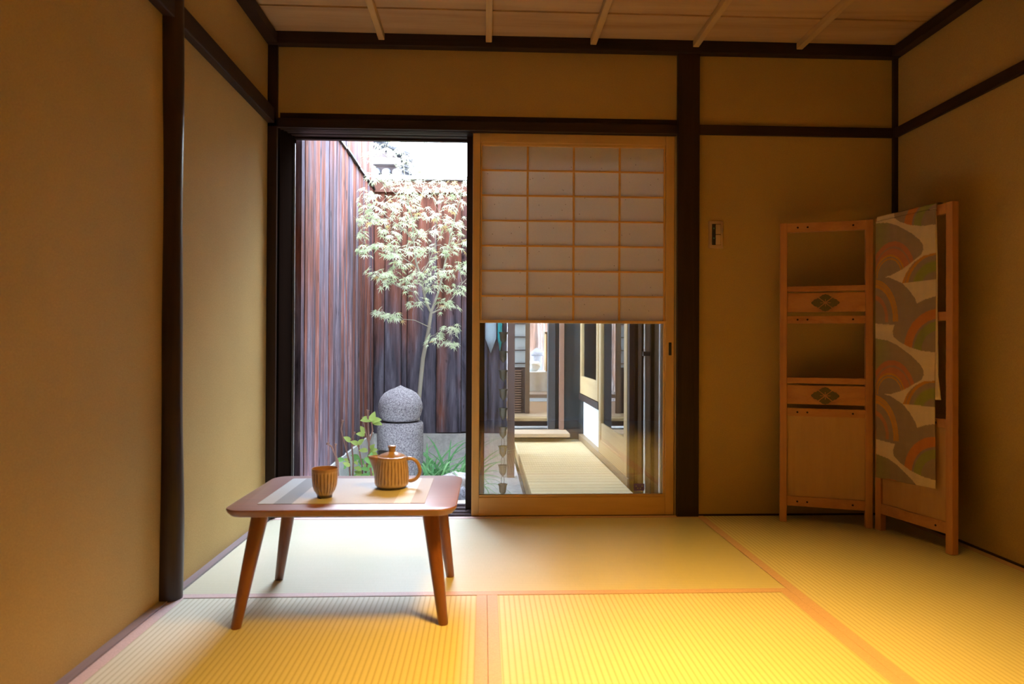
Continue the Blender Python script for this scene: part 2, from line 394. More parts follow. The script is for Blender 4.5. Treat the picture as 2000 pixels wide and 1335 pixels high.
# ------------------------------------------------------------------ tatami mats
def mat_(x0, x1, y0, y1, axis, label):
    t = thing('tatami_mat', label, 'tatami mat', ((x0+x1)/2, (y0+y1)/2, -0.05), 'tatami mats covering the floor')
    g = 0.0008; bw = 0.031
    x0 += g; x1 -= g; y0 += g; y1 -= g
    MB().box(x0, x1, y0, y1, -0.05, 0.0).build('woven_cover', TAT[axis], t, bevel=0.002)
    if axis == 'y': rs = ((x0-.0004, x0+bw, y0, y1), (x1-bw, x1+.0004, y0, y1))
    else: rs = ((x0, x1, y0-.0004, y0+bw), (x0, x1, y1-bw, y1+.0004))
    for a, b, c, d in rs:
        MB().box(a, b, c, d, -0.049, 0.0014).build('border', HERI, t, bevel=0.001)
mat_(0.005, 2*W, -W, 0.0, 'x', 'tatami mat lying crosswise in front of the garden opening, washed by daylight')
mat_(2*W, RX-0.012, -2*W, -0.006, 'y', 'long tatami mat along the right wall under the folding screen')
mat_(0.005, W, -3*W, -W, 'y', 'front left tatami mat under the near legs of the low table')
mat_(W, 2*W, -3*W, -W, 'y', 'front middle tatami mat, brightest yellow in the lamp light')
mat_(2*W, RX-0.012, FY, -2*W, 'y', 'tatami mat at the near right corner of the room')
mat_(0.005, 2*W, FY, -3*W, 'x', 'tatami mat lying crosswise behind the photographer')

# ------------------------------------------------------------------ ceiling lamp (above the frame)
t = thing('pendant_lamp', 'round ceiling lamp with a pale shade hanging from the middle of the ceiling', 'lamp', (1.42, -1.62, 1.85))
MB().lathe([(0.165, 0), (0.19, 0.05), (0.16, 0.11), (0.03, 0.14), (0.028, 0.142), (0.155, 0.115), (0.186, 0.05), (0.165, 0)], (1.42, -1.62, 1.85), 48, closed=True).build('lamp_shade', plain('lamp_shade_white', (0.8, 0.75, 0.65), 0.7), t, smooth=True)
MB().tube([(1.42, -1.62, 1.985), (1.42, -1.62, 2.14)], 0.006).build('cord', BLACK, t)

# ------------------------------------------------------------------ sliding door with paper above, glass below
def bar(mb, x0, x1, z0, z1, y0, y1): return mb.box(x0, x1, y0, y1, z0, z1)
SX0, SX1, SZ0, SZ1 = 0.888, 1.812, 0.0, 1.7335
SY0, SY1 = 0.016, 0.044
d = thing('sliding_door', 'pale cypress sliding door with gridded paper upper half and glass lower half', 'door', (SX0, 0.03, SZ0))
bar(MB(), SX0, SX0+0.034, SZ0, SZ1, SY0, SY1).build('stile', HINOKI['z'], d, bevel=0.0025)
bar(MB(), SX1-0.040, SX1, SZ0, SZ1, SY0, SY1).build('stile', HINOKI['z'], d, bevel=0.0025)
bar(MB(), SX0+0.034, SX1-0.040, 1.690, SZ1, SY0, SY1-0.001).build('rail', HINOKI['x'], d, bevel=0.0025)
bar(MB(), SX0+0.034, SX1-0.040, SZ0, 0.083, SY0, SY1-0.001).build('rail', HINOKI['x'], d, bevel=0.0025)
PX0, PX1 = SX0+0.036, SX1-0.042
bar(MB(), PX0-0.002, PX1+0.002, 0.083, 0.094, SY0+0.004, SY1-0.004).build('glazing_bead', HINOKI['x'], d, bevel=0.002)
bar(MB(), PX1-0.006, PX1+0.002, 0.094, 0.875, SY0+0.006, SY1-0.004).build('glazing_bead', HINOKI['z'], d, bevel=0.002)
PZ0, PZ1 = 0.873, 1.688
bar(MB(), PX0-0.002, PX1+0.002, PZ0, PZ0+0.013, SY0-0.001, SY1-0.002).build('rail', HINOKI['x'], d, bevel=0.002)
bar(MB(), PX0, PX1, PZ1-0.010, PZ1+0.002, SY0+0.003, SY0+0.018).build('lattice_bar', HINOKI['x'], d, bevel=0.0015)
for x in (PX0, PX1-0.006):
    bar(MB(), x, x+0.006, PZ0+0.013, PZ1, SY0+0.003, SY0+0.018).build('lattice_bar', LATT, d, bevel=0.001)
cw = (PX1-PX0)/4; rh = (PZ1-0.006-PZ0-0.008)/7
for i in (1, 2, 3):
    x = PX0+cw*i+0.002
    bar(MB(), x-0.0045, x+0.0045, PZ0+0.010, PZ1-0.008, SY0+0.0115, SY0+0.0183).build('lattice_bar', LATT, d, bevel=0.001)
for j in range(1, 7):
    z = PZ0+0.008+rh*j
    bar(MB(), PX0+0.002, PX1-0.002, z-0.004, z+0.004, SY0+0.0100, SY0+0.0183).build('lattice_bar', LATT, d, bevel=0.001)
bar(MB(), PX0-0.001, PX1+0.001, PZ0+0.004, PZ1, SY0+0.0185, SY0+0.0192).build('paper', PAPER, d)
bar(MB(), PX0-0.001, PX1+0.001, 0.088, PZ0+0.004, 0.029, 0.032).build('glass_pane', GLASS, d)
h = bar(MB(), 1.786, 1.800, 0.728, 0.788, SY0-0.0012, SY0+0.003).build('finger_pull', BLACK, d, bevel=0.003); h['label'] = 'black recessed finger pull'
st = MB(); p0 = at(1255, 953, 0.0)
st.obox((1.655, 0.0282, 0.108), (1, 0, 0), (0, 1, 0), -0.024, 0.024, 0, 0.0006, 0, 0.032)
s = st.build('sticker', plain('violet_sticker', (0.20, 0.15, 0.60), 0.5), d, bevel=0.0)
s['label'] = 'small violet sticker in the corner of the glass'
for dx, dz in ((-0.014, 0.021), (0.014, 0.021), (-0.006, 0.011), (0.006, 0.011)):
    MB().tube([(1.655+dx, 0.0281, 0.108+dz), (1.655+dx, 0.0276, 0.108+dz)], 0.003, 10).build('dot', plain('sticker_dot', (0.5, 0.55, 0.35), 0.5), s)

# outer sash behind it
d = thing('outer_sash', 'dark framed outer glass sash behind the paper door', 'door', (0.86, 0.15, 0))
bar(MB(), 0.858, 0.945, 0.0, LZ+0.026, 0.128, 0.16).build('stile', DARK['z'], d, bevel=0.003)
bar(MB(), 0.945, 1.806, 1.66, LZ+0.026, 0.128, 0.16).build('rail', DARK['x'], d, bevel=0.003)
bar(MB(), 0.945, 1.806, 0.0, 0.03, 0.128, 0.16).build('rail', DARK['x'], d, bevel=0.003)
a = bar(MB(), 1.779, 1.793, 0.03, 1.66, 0.120, 0.16).build('stile', plain('white_alu', (0.92, 0.92, 0.95), 0.4), d); a['label'] = 'white metal edge strip'
bar(MB(), 0.94, 1.785, 0.028, 1.662, 0.142, 0.145).build('glass_pane', GLASS2, d)

# ------------------------------------------------------------------ switch plate
t = thing('light_switch', 'brass coloured wall switch plate with two rockers beside the dark pillar', 'light switch', (1.997, -0.006, 1.28))
MB().box(1.963, 2.031, -0.007, -0.0002, 1.217, 1.343).build('cover_plate', plain('switch_plate', (0.62, 0.46, 0.34), 0.35, 0.3), t, bevel=0.004)
MB().box(1.978, 2.018, -0.0085, -0.006, 1.232, 1.328).build('dark_insert', plain('switch_dark', (0.03, 0.03, 0.02), 0.4), t)
for z in (1.233, 1.281):
    MB().box(1.994, 2.017, -0.012, -0.008, z, z+0.045).build('rocker', plain('switch_rocker', (0.60, 0.45, 0.32), 0.4), t, bevel=0.002)
for z in (1.260, 1.305):
    q = MB().box(1.984, 1.989, -0.0092, -0.0084, z, z+0.006).build('indicator', plain('switch_green', (0.1, 0.45, 0.25), 0.4), t); q['label'] = 'green indicator'

# ================================================================== folding screen with cloth
def screen():
    H = 1.315
    root = thing('folding_screen', 'two-panel wooden folding screen standing in the right back corner', 'screen', (2.61, -0.24, 0))
    def panel(o, e, length, boards=True):
        ex = Vector((e[0], e[1], 0)).normalized(); ey = Vector((-ex.y, ex.x, 0)); o = Vector((o[0], o[1], 0))
        P = lambda name, x0, x1, z0, z1, mat, y0=-0.012, y1=0.012, parent=root, bv=0.002: MB().obox(o, ex, ey, x0, x1, y0, y1, z0, z1).build(name, mat, parent, bevel=bv)
        pan = MB().obox(o, ex, ey, 0, 0.030, -0.015, 0.015, 0, H).build('panel', CEDAR['z'], root, bevel=0.003)
        pan['label'] = 'one leaf of the screen'
        P('stile', length-0.030, length, 0, H, CEDAR['z'], -0.015, 0.015, pan, 0.003)
        a, b = 0.028, length-0.028
        for z0, z1, hol in [q_ for q_ in ((H-0.042, H-0.002, 1), (1.012, 1.036, 0), (0.872, 0.905, 1), (0.610, 0.636, 0), (0.466, 0.502, 1), (0.072, 0.115, 1)) if boards or q_[2]]:
            r = P('rail', a, b, z0, z1, CEDAR['x'], parent=pan)
        for z0, z1 in ((0.922, 1.006), (0.519, 0.602))[:2 if boards else 0]:
            P('board', a, b, z0, z1, CEDAR['x'], -0.006, 0.006, pan, 0.001)
        P('plywood', a, b, 0.113, 0.468, PLY, -0.004, 0.004, pan, 0)
        return pan, o, ex, ey, a, b
    lp, o, ex, ey, a, b = panel((2.253, -0.098), (2.600-2.253, -0.226+0.098), 0.370)
    # peg holes on the visible side
    for z in (H-0.022, 0.889, 0.484, 0.093):
        for u in (0.072, 0.112, 0.292):
            c = o+ex*u+Vector((0, 0, z))-ey*0.0118
            MB().tube([c, c-ey*0.0012], 0.0042, 12).build('peg_hole', DARKHOLE, lp)
    # flower-diamond cut-outs
    for zc in (0.962, 0.558):
        mb = MB(); c = o+ex*0.184+Vector((0, 0, zc))-ey*0.0062
        RP = [(0.0035, 0.0), (0.022, 0.0162), (0.030, 0.0215), (0.035, 0.0165), (0.044, 0.0145), (0.049, 0.008), (0.054, 0.005), (0.057, 0.0)]
        UP = [(0.0, 0.003), (0.0195, 0.0180), (0.0250, 0.0255), (0.0175, 0.0285), (0.0120, 0.0345), (0.005, 0.0355), (0.0, 0.038)]
        for sg in (1, -1):
            full = RP + [(p, -q) for p, q in reversed(RP[1:-1])]; mb.prism([(p*sg, q) for p, q in full], c, ex, (0, 0, 1), -ey, 0.0008)
            full = UP + [(-p, q) for p, q in reversed(UP[1:-1])]; mb.prism([(p, q*sg) for p, q in full], c, ex, (0, 0, 1), -ey, 0.0008)
        e_ = mb.build('emblem', plain('emblem_olive', (0.13, 0.10, 0.035), 0.7), lp); e_['label'] = 'dark four-petal flower diamond'
        mb = MB()
        for k in range(8):
            ang = k*math.pi/4+math.pi/8*0; r1 = (0.021 if k % 4 == 0 else 0.016) if k % 2 == 0 else 0.012
            p = Vector((math.cos(ang), math.sin(ang)))
            q = Vector((-p.y, p.x))*0.0013
            poly = [tuple(p*0.004+q), tuple(p*0.004-q), tuple(p*r1-q), tuple(p*r1+q)]
            mb.prism(poly, c-ey*0.0008, ex, (0, 0, 1), -ey, 0.0008)
        mb.prism([(0.0035*math.cos(t_), 0.0035*math.sin(t_)) for t_ in [i*math.pi/6 for i in range(12)]], c-ey*0.0008, ex, (0, 0, 1), -ey, 0.0008)
        mb.build('stamens', CEDAR['x'], lp)
    rp, o2, ex2, ey2, a2, b2 = panel((2.613, -0.243), (2.690-2.613, -0.6+0.243), 0.372, False)
    for z in (H-0.022, 0.889, 0.484, 0.093):
        c = o2+ex2*0.297+Vector((0, 0, z))-ey2*0.0118
        MB().tube([c, c-ey2*0.0012], 0.0042, 12).build('peg_hole', DARKHOLE, rp)
    for z in (0.2, 0.62, 1.16):
        MB().tube([(2.6015, -0.246, z-0.022), (2.6015, -0.246, z+0.022)], 0.0035, 10).build('hinge', plain('hinge_brass', (0.35, 0.25, 0.12), 0.4, 0.8), root)
    return o2, ex2, ey2
o2, ex2, ey2 = screen()

# cloth pattern, drawn in cloth metres (s across, z height)
PA = [(0.0, 1.294), (0.018, 1.292), (0.075, 1.284), (0.122, 1.266), (0.195, 1.222), (0.234, 1.190), (0.250, 1.168), (0.252, 1.150), (0.242, 1.131), (0.195, 1.105), (0.151, 1.083), (0.088, 1.063), (0.0, 1.058)]
PC = [(0.0, 1.060), (0.05, 1.062), (0.088, 1.056), (0.151, 1.028), (0.186, 0.996), (0.213, 0.962), (0.221, 0.941), (0.256, 0.955), (0.34, 0.972), (0.34, 0.752), (0.3, 0.752), (0.244, 0.756), (0.186, 0.770), (0.138, 0.791), (0.107, 0.813), (0.102, 0.835), (0.112, 0.862), (0.051, 0.866), (0.0, 0.871)]
PB = [(0.151, 1.028), (0.168, 1.063), (0.188, 1.087), (0.212, 1.107), (0.255, 1.126), (0.34, 1.130), (0.34, 1.03), (0.221, 1.029)]
def inside(p, poly):
    x, y = p; c = False; j = len(poly)-1
    for i in range(len(poly)):
        xi, yi = poly[i]; xj, yj = poly[j]
        if (yi > y) != (yj > y) and x < (xj-xi)*(y-yi)/(yj-yi)+xi: c = not c
        j = i
    return c
CREAM = (0.78, 0.61, 0.40); GREY = (0.34, 0.25, 0.185); ORG = (0.60, 0.29, 0.06); RED = (0.60, 0.19, 0.08); GRN = (0.30, 0.32, 0.08)
def mixc(a, b, t): return tuple(x*(1-t)+y*t for x, y in zip(a, b))
def pattern(s, z):
    z = (z-0.808) % 0.486+0.808
    for zz in (z, z+0.486, z-0.486):
        if inside((s, zz), PB):
            r = math.hypot(s-0.300, zz-1.000)/0.152; c = GREY
            if 0.80 < r <= 1.05: c = mixc(ORG, RED, 0.2) if abs(r-0.9) > 0.012 else GREY
            elif 0.36 < r < 0.68: c = mixc(GREY, GRN, min(1, 4*min(r-0.36, 0.68-r)/0.32+0.2))
            return c
        if inside((s, zz), PA):
            c = GREY; r = math.hypot((s-0.098)/0.118, (zz-1.055)/0.148)
            r2 = math.hypot((s-0.085)/0.075, (zz-1.060)/0.085)
            if 0.96 < r2 < 1.06 or 0.82 < r2 < 0.9: c = ORG
            elif 1.06 <= r2 and r < 1.0: c = mixc(GREY, RED, 0.75 if (r > 0.86 or r < 0.8) else 0.25)
            elif zz > 1.15 and s < 0.09: c = mixc(GREY, GRN, max(0, 0.6-abs(s-0.035)*9))
            return c
        if inside((s, zz), PC):
            c = GREY
            r = math.hypot((s-0.0)/0.130, (zz-0.885)/0.170); r3 = math.hypot(s-0.318, zz-0.757)/0.160
            if s < 0.17 and zz > 0.875:
                if 0.80 < r < 1.0: c = ORG if not (0.88 < r < 0.90 or 0.94 < r < 0.955) else mixc(GREY, ORG, 0.4)
                elif 0.5 < r < 0.62: c = mixc(GREY, RED, 0.6)
            if r3 < 1.0 and s > 0.13:
                if r3 > 0.76: c = mixc(RED, ORG, 0.3)
                elif 0.48 < r3 < 0.70: c = mixc(GREY, GRN, 0.85)
            return c
    return CREAM
def cloth():
    t = thing('patterned_cloth', 'cream and grey obi cloth with rainbow arcs draped over the right leaf of the screen', 'cloth', (2.65, -0.42, 1.33))
    NS, NZ = 110, 380; s0, s1 = 0.012, 0.305
    def sheet(side, zend, ns, nz):
        vs = []; cs = []; fs = []
        ztop = 1.3185
        for j in range(nz+1):
            for i in range(ns+1):
                u = i/ns; zb = zend+(0.012*u if side < 0 else 0)
                s = s0+(s1-s0)*u
                z = ztop+(zb-ztop)*j/nz; k = (ztop-z)
                wob = 0.004*math.sin(k*5+u*2)*min(1, k*3)+0.006*k*u*math.sin(k*4.0)*0.6
                off = 0.0175+min(k*0.10, 0.003)+wob*0.6+0.002*(k > 0.001)
                if k < 0.02: off = min(off, 0.0175)
                P_ = o2+ex2*(s+(0.003*math.sin(k*7) if u > 0.9 else 0))+(ey2*off*side)+Vector((0, 0, z))
                vs.append(P_)
                v = noise.noise(Vector((s*40, z*12, 3)))*0.07+noise.noise(Vector((s*9, z*60, 3)))*0.05
                c = pattern(s, z) if side < 0 else CREAM
                cs.append(tuple(max(0, x*(1+v)) for x in c)+(1,))
        for j in range(nz):
            for i in range(ns):
                q = j*(ns+1)+i; fs.append((q, q+1, q+ns+2, q+ns+1))
        mb = MB(); mb.v = vs; mb.f = fs; mb.vc = cs
        return mb
    CM = tinted('obi_cloth', 0.75, True)
    f = sheet(-1, 0.222, NS, NZ).build('front_fall', CM, t, smooth=True, recalc=False)
    so = f.modifiers.new('thick', 'SOLIDIFY'); so.thickness = 0.0012; so.offset = 0
    # second layer under it: ends higher and its edge peeps out on the right
    mb = sheet(-1, 0.56, 24, 60)
    for k, v in enumerate(mb.v):
        i = k % 25; j = k//25; u = i/24; fl = j/60
        mb.v[k] = v + ey2*0.0022 + ex2*u*(0.010*min(1, fl*1.5)+0.004*math.sin(fl*9)*fl+0.014*max(0, fl-0.88)/0.12)
    mb.vc = [CREAM+(1,)]*len(mb.v)
    b = mb.build('under_layer', CM, t, smooth=True, recalc=False)
    so = b.modifiers.new('thick', 'SOLIDIFY'); so.thickness = 0.0012; so.offset = 0
    b['label'] = 'plain cream under-layer'
    mb = MB(); vs = []; fs = []; cs = []
    for i in range(61):
        s = s0+(s1-s0)*i/60
        for j in range(9):
            th = math.pi*j/8
            vs.append(o2+ex2*s-ey2*0.0175*math.cos(th)+Vector((0, 0, 1.3185+0.004*math.sin(th)))); cs.append(pattern(s, 1.3185)+(1,))
    for i in range(60):
        for j in range(8):
            q = i*9+j; fs.append((q, q+1, q+10, q+9))
    mb.v = vs; mb.f = fs; mb.vc = cs
    mb.build('fold', CM, t, smooth=True, recalc=False)
cloth()

# ================================================================== low table and tea things
TZ = 0.325
def table():
    t = thing('low_table', 'small dark red-brown wooden low table with rounded corners and splayed legs', 'table', (0.555, -0.965, 0))
    P0, P1, P2, P3 = Vector((0.238, -1.205)), Vector((0.868, -1.200)), Vector((0.872, -0.722)), Vector((0.240, -0.722))
    C = [P0, P1, P2, P3]; r = 0.052
    def outline(inset):
        pl = []
        for i in range(4):
            p = C[i]; a = (C[i-1]-p).normalized(); b = (C[(i+1) % 4]-p).normalized()
            c = p+(a+b)*r
            for k in range(9):
                th = math.pi/2*k/8
                pl.append(c - b*(r-inset)*math.cos(th) - a*(r-inset)*math.sin(th))
        return pl
    rings = [(outline(0.022), TZ-0.024), (outline(0.012), TZ-0.021), (outline(0.002), TZ-0.010), (outline(0), TZ-0.004), (outline(0.0015), TZ-0.001), (outline(0.004), TZ)]
    vs = [(q.x, q.y, z) for pl, z in rings for q in pl]; n_ = len(rings[0][0]); fs = []
    for j in range(len(rings)-1):
        for k in range(n_): fs.append((j*n_+k, j*n_+(k+1) % n_, (j+1)*n_+(k+1) % n_, (j+1)*n_+k))
    fs += [tuple(range(n_-1, -1, -1)), tuple((len(rings)-1)*n_+k for k in range(n_))]
    mb = MB(); mb.add(vs, fs); mb.build('tabletop', TABLE, t, smooth=True, angle=30)
    for fx, fy, tx, ty in ((0.273, -1.178, 0.318, -1.115), (0.833, -1.168, 0.790, -1.110), (0.274, -0.795, 0.318, -0.81), (0.833, -0.782, 0.792, -0.80)):
        MB().tube([(fx, fy, 0.0), (fx, fy, 0.003), (fx+(tx-fx)*.5, fy+(ty-fy)*.5, 0.155), (tx, ty, TZ-0.022)], [0.0125, 0.0135, 0.019, 0.0235], 24).build('leg', TLEG, t, smooth=True)
table()
# striped runner: one cloth, its bands as parts
r_ = thing('table_runner', 'woven striped placemat in greys and beige lying on the low table', 'placemat', (0.545, -0.96, TZ))
y0, y1 = -1.134, -0.775
for x0, x1, c, nm in ((0.313, 0.357, (0.46, 0.49, 0.50), 'pale grey band'), (0.357, 0.408, (0.24, 0.26, 0.28), 'dark grey band'),
                      (0.408, 0.690, (0.50, 0.49, 0.48), 'beige band'), (0.690, 0.737, (0.66, 0.69, 0.74), 'near-white band'), (0.737, 0.777, (0.40, 0.33, 0.28), 'tan band')):
    b = MB().box(x0, x1, y0, y1, TZ, TZ+0.0014).build('stripe', plain('runner_'+nm.replace(' ', '_'), c, 0.36, spec=0.9, var=0.06, vs=400), r_); b['label'] = nm

GLAZE = None
def ceramic():
    m, nt, b = newmat('fluted_glaze')
    a = N(nt, 'ShaderNodeAttribute'); a.attribute_name = 'tint'
    f = noise_(nt, coord(nt), 60, 4)
    c = ramp(nt, f, [(0.3, (0.86, 0.83, 0.8)), (0.7, (1, 1, 1))])
    m1 = N(nt, 'ShaderNodeMix', data_type='RGBA', blend_type='MULTIPLY'); m1.inputs[0].default_value = 1
    nt.links.new(a.outputs['Color'], m1.inputs[6]); nt.links.new(c, m1.inputs[7]); nt.links.new(m1.outputs[2], b.inputs['Base Color'])
    b.inputs['Roughness'].default_value = 0.3; b.inputs['Coat Weight'].default_value = 0.4; b.inputs['Coat Roughness'].default_value = 0.1
    return m
GLAZE = ceramic()
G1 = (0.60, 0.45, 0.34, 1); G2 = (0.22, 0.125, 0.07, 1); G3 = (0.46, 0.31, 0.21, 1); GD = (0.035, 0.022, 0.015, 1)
def fluted(prof, c, nfl, zlo, zhi, depth, n=None, zdark=None, top=True):
    n = nfl*8; mb = MB(); vs = []; cs = []; fs = []
    for r, z in prof:
        k = 0
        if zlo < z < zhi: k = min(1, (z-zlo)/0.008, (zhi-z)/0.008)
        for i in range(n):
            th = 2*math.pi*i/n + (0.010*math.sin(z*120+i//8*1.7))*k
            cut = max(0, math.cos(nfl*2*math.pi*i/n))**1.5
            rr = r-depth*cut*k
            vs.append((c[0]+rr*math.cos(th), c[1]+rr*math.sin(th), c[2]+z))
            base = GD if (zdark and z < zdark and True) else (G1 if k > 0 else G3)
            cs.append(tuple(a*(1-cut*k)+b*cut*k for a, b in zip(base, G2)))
    for j in range(len(prof)-1):
        for i in range(n): fs.append((j*n+i, j*n+(i+1) % n, (j+1)*n+(i+1) % n, (j+1)*n+i))
    fs.append(tuple(range(n-1, -1, -1)))
    if top: fs.append(tuple((len(prof)-1)*n+i for i in range(n)))
    mb.v = [Vector(v) for v in vs]; mb.f = fs; mb.vc = cs
    return mb
def dense(prof, step=0.003):
    out = [prof[0]]
    for (r0, z0), (r1, z1) in zip(prof, prof[1:]):
        k = max(1, int(math.hypot(r1-r0, z1-z0)/step))
        out += [(r0+(r1-r0)*i/k, z0+(z1-z0)*i/k) for i in range(1, k+1)]
    return out
# cup
cx, cy = 0.480, -1.052; cz = TZ+0.0014
prof = [(0.0215, 0.0), (0.0215, 0.006), (0.0235, 0.0105), (0.0300, 0.021), (0.0345, 0.034), (0.0362, 0.050), (0.0367, 0.066), (0.0370, 0.078), (0.0376, 0.0835), (0.0372, 0.0848), (0.0355, 0.0845), (0.0345, 0.080), (0.0335, 0.05), (0.029, 0.025), (0.015, 0.012), (0.002, 0.011)]
t = thing('tea_cup', 'fluted brown ceramic tea cup on the left of the striped placemat', 'cup', (cx, cy, cz))
P_ = dense(prof[:9])
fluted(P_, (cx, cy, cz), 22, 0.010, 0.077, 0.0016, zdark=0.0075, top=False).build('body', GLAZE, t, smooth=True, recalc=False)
mb = MB().lathe(prof[8:], (cx, cy, cz), 96, closed=True); mb.vc = [(0.50, 0.28, 0.14, 1)]*len(mb.v); mb.build('rim', GLAZE, t, smooth=True)
# teapot
px_, py_ = 0.657, -0.925
t = thing('teapot', 'fluted brown ceramic teapot with loop handle, on the placemat right of the cup', 'teapot', (px_, py_, cz))
prof = [(0.045, 0.0), (0.045, 0.006), (0.050, 0.009), (0.0525, 0.016), (0.0530, 0.03), (0.0515, 0.055), (0.0485, 0.080), (0.0465, 0.093), (0.045, 0.097), (0.040, 0.099)]
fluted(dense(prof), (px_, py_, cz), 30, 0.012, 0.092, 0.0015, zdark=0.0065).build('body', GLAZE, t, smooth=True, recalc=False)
mb = MB().lathe([(0.0395, 0.0975), (0.0395, 0.100), (0.036, 0.103), (0.020, 0.109), (0.011, 0.112), (0.0095, 0.118), (0.0125, 0.126), (0.0135, 0.129), (0.011, 0.131), (0.0, 0.1315)], (px_, py_, cz), 48); mb.vc = [G3]*len(mb.v)
mb.build('lid', GLAZE, t, smooth=True)
mb = MB()   # pouring lip, an open beak on the left
vs = []; NS = 10
for j in range(8):
    fz = j/7; z = cz+0.030+fz*0.068; out = 0.002+0.0265*fz**1.5; half = 0.008+0.013*fz
    rb = 0.0525-0.006*fz
    for i in range(NS+1):
        a_ = -1+2*i/NS
        ang = math.pi + a_*half/rb*1.15
        rr = rb-0.0015+out*(1-abs(a_)**1.3)
        vs.append((px_+rr*math.cos(ang), py_+rr*math.sin(ang), z))
fs = [(j*(NS+1)+i, j*(NS+1)+i+1, (j+1)*(NS+1)+i+1, (j+1)*(NS+1)+i) for j in range(7) for i in range(NS)]
mb.add(vs, fs); mb.vc = [(0.46, 0.27, 0.18, 1)]*len(mb.v)
sp_ = mb.build('spout', GLAZE, t, smooth=True, recalc=False); so = sp_.modifiers.new('thick', 'SOLIDIFY'); so.thickness = 0.0028; so.offset = 0
hp = [(0.0455, 0.089), (0.056, 0.092), (0.069, 0.088), (0.080, 0.078), (0.087, 0.062), (0.0875, 0.046), (0.080, 0.031), (0.067, 0.022), (0.051, 0.021)]
mb = MB().tube([(px_+a, py_, cz+b) for a, b in hp], [0.0075, 0.0058, 0.0055, 0.0055, 0.0055, 0.0055, 0.0058, 0.0062, 0.0075], 14, flat=1.35); mb.vc = [G3]*len(mb.v)
hd = mb.build('handle', GLAZE, t, smooth=True); sb = hd.modifiers.new('sub', 'SUBSURF'); sb.levels = 1; sb.render_levels = 2

# ================================================================== garden
GZ = -0.36
GROUND = granite('garden_earth', (0.36, 0.34, 0.32), (0.16, 0.15, 0.14), 40, 0.95)
CONC = granite('pale_concrete', (0.62, 0.62, 0.62), (0.48, 0.48, 0.49), 18, 0.9, 0.15)
WLEFT = weathered('weathered_cedar_left', (0.235, 0.085, 0.058), (0.15, 0.125, 0.165), (0.50, 0.42, 0.46), 17, 0.13, 0.02, 0.05)
WBACK = weathered('weathered_cedar_back', (0.20, 0.080, 0.055), (0.115, 0.110, 0.15), (0.26, 0.25, 0.33), 10, 0.16, -0.03, 0.26)
struct(MB().box(-1.5, 4.2, 0.26, 14, GZ-0.1, GZ).build('ground', GROUND))
YB = 2.40; XL = 0.055
# left board wall
t = thing('board_wall', 'weathered reddish board wall running back along the left of the garden', 'wall', (XL, 1.3, GZ))
mb = MB(); y = 0.27
rnd = random.Random(3)
while y < YB+0.05:
    wd = rnd.uniform(0.045, 0.105); tc_ = rnd.random(); off = rnd.uniform(-0.004, 0.004)
    c = (tc_, tc_, tc_, 1)
    if c == (1, 1, 1, 1): c = (.9, .9, .9, 1)
    mb.box(XL-0.03, XL+off, y+0.0015, min(y+wd, YB+0.05)-0.0015, 0.075+rnd.uniform(-0.004, 0.004), 2.018+rnd.uniform(-0.012, 0.006), c)
    y += wd
mb.build('lower_boards', WLEFT, t)
mb = MB(); y = 0.27
while y < YB-0.03:
    wd = rnd.uniform(0.06, 0.12); tc_ = rnd.random()*0.95; c = (tc_, tc_, tc_, 1)
    mb.box(XL-0.04, XL-0.014+rnd.uniform(-0.002, 0.002), y+0.001, y+wd-0.001, 2.0, 2.75, c); y += wd
mb.build('upper_boards', WLEFT, t)
MB().box(XL-0.05, XL-0.041, 0.26, YB+0.1, GZ, 2.73).build('backing', DARK['y'], t)
mb = MB(); y = 0.27
while y < YB-0.02:
    y3 = min(y+rnd.uniform(0.10, 0.2), YB-0.01); dz = rnd.uniform(-0.006, 0.006); mb.box(XL-0.03, XL+0.016, y, y3, 2.010+dz, 2.026+dz); y = y3
q = mb.build('drip_edge', BLACK, t); q['label'] = 'dark jagged drip edge'
q = MB().box(XL-0.05, XL+0.012, 0.27, YB, GZ, 0.072).build('footing', CONC, t); q['label'] = 'pale concrete footing'
# back fence
t = thing('board_fence', 'grey-brown fence of wide vertical boards closing the back of the garden', 'fence', (0.6, YB, GZ))
mb = MB(); x = XL+0.004; ws = [0.085, 0.135, 0.045, 0.235, 0.20, 0.215, 0.19, 0.16, 0.2]
for k, wd in enumerate(ws):
    if x > 1.08: break
    v = [0.3, 0.75, 0.5, 0.8, 0.35, 0.65, 0.9, 0.5, 0.4][k]
    mb.box(x+0.003, min(x+wd, 1.13)-0.003, YB+0.010*(k % 2), YB+0.03, 0.065+0.006*(k % 3), 1.995, (v, v, v, 1)); x += wd
mb.build('boards', WBACK, t)
MB().box(XL, 1.128, YB+0.028, YB+0.045, 0.05, 2.02).build('backing', DARK['x'], t)
MB().box(XL+0.002, 1.128, YB-0.022, YB+0.05, 1.990, 2.085).build('top_rail', wood('red_rail', (0.20, 0.085, 0.06), (0.12, 0.05, 0.04), 'x', 0.7, 10), t, bevel=0.003)
q = MB().box(XL+0.002, 1.20, YB-0.05, YB+0.09, 2.088, 2.120).build('coping', plain('pale_metal_coping', (0.62, 0.64, 0.68), 0.4, 0.2), t, bevel=0.003); q['label'] = 'pale metal coping'
q = MB().box(XL+0.014, 1.13, YB-0.004, YB+0.05, GZ, 0.062).build('footing', CONC, t); q['label'] = 'pale concrete footing'
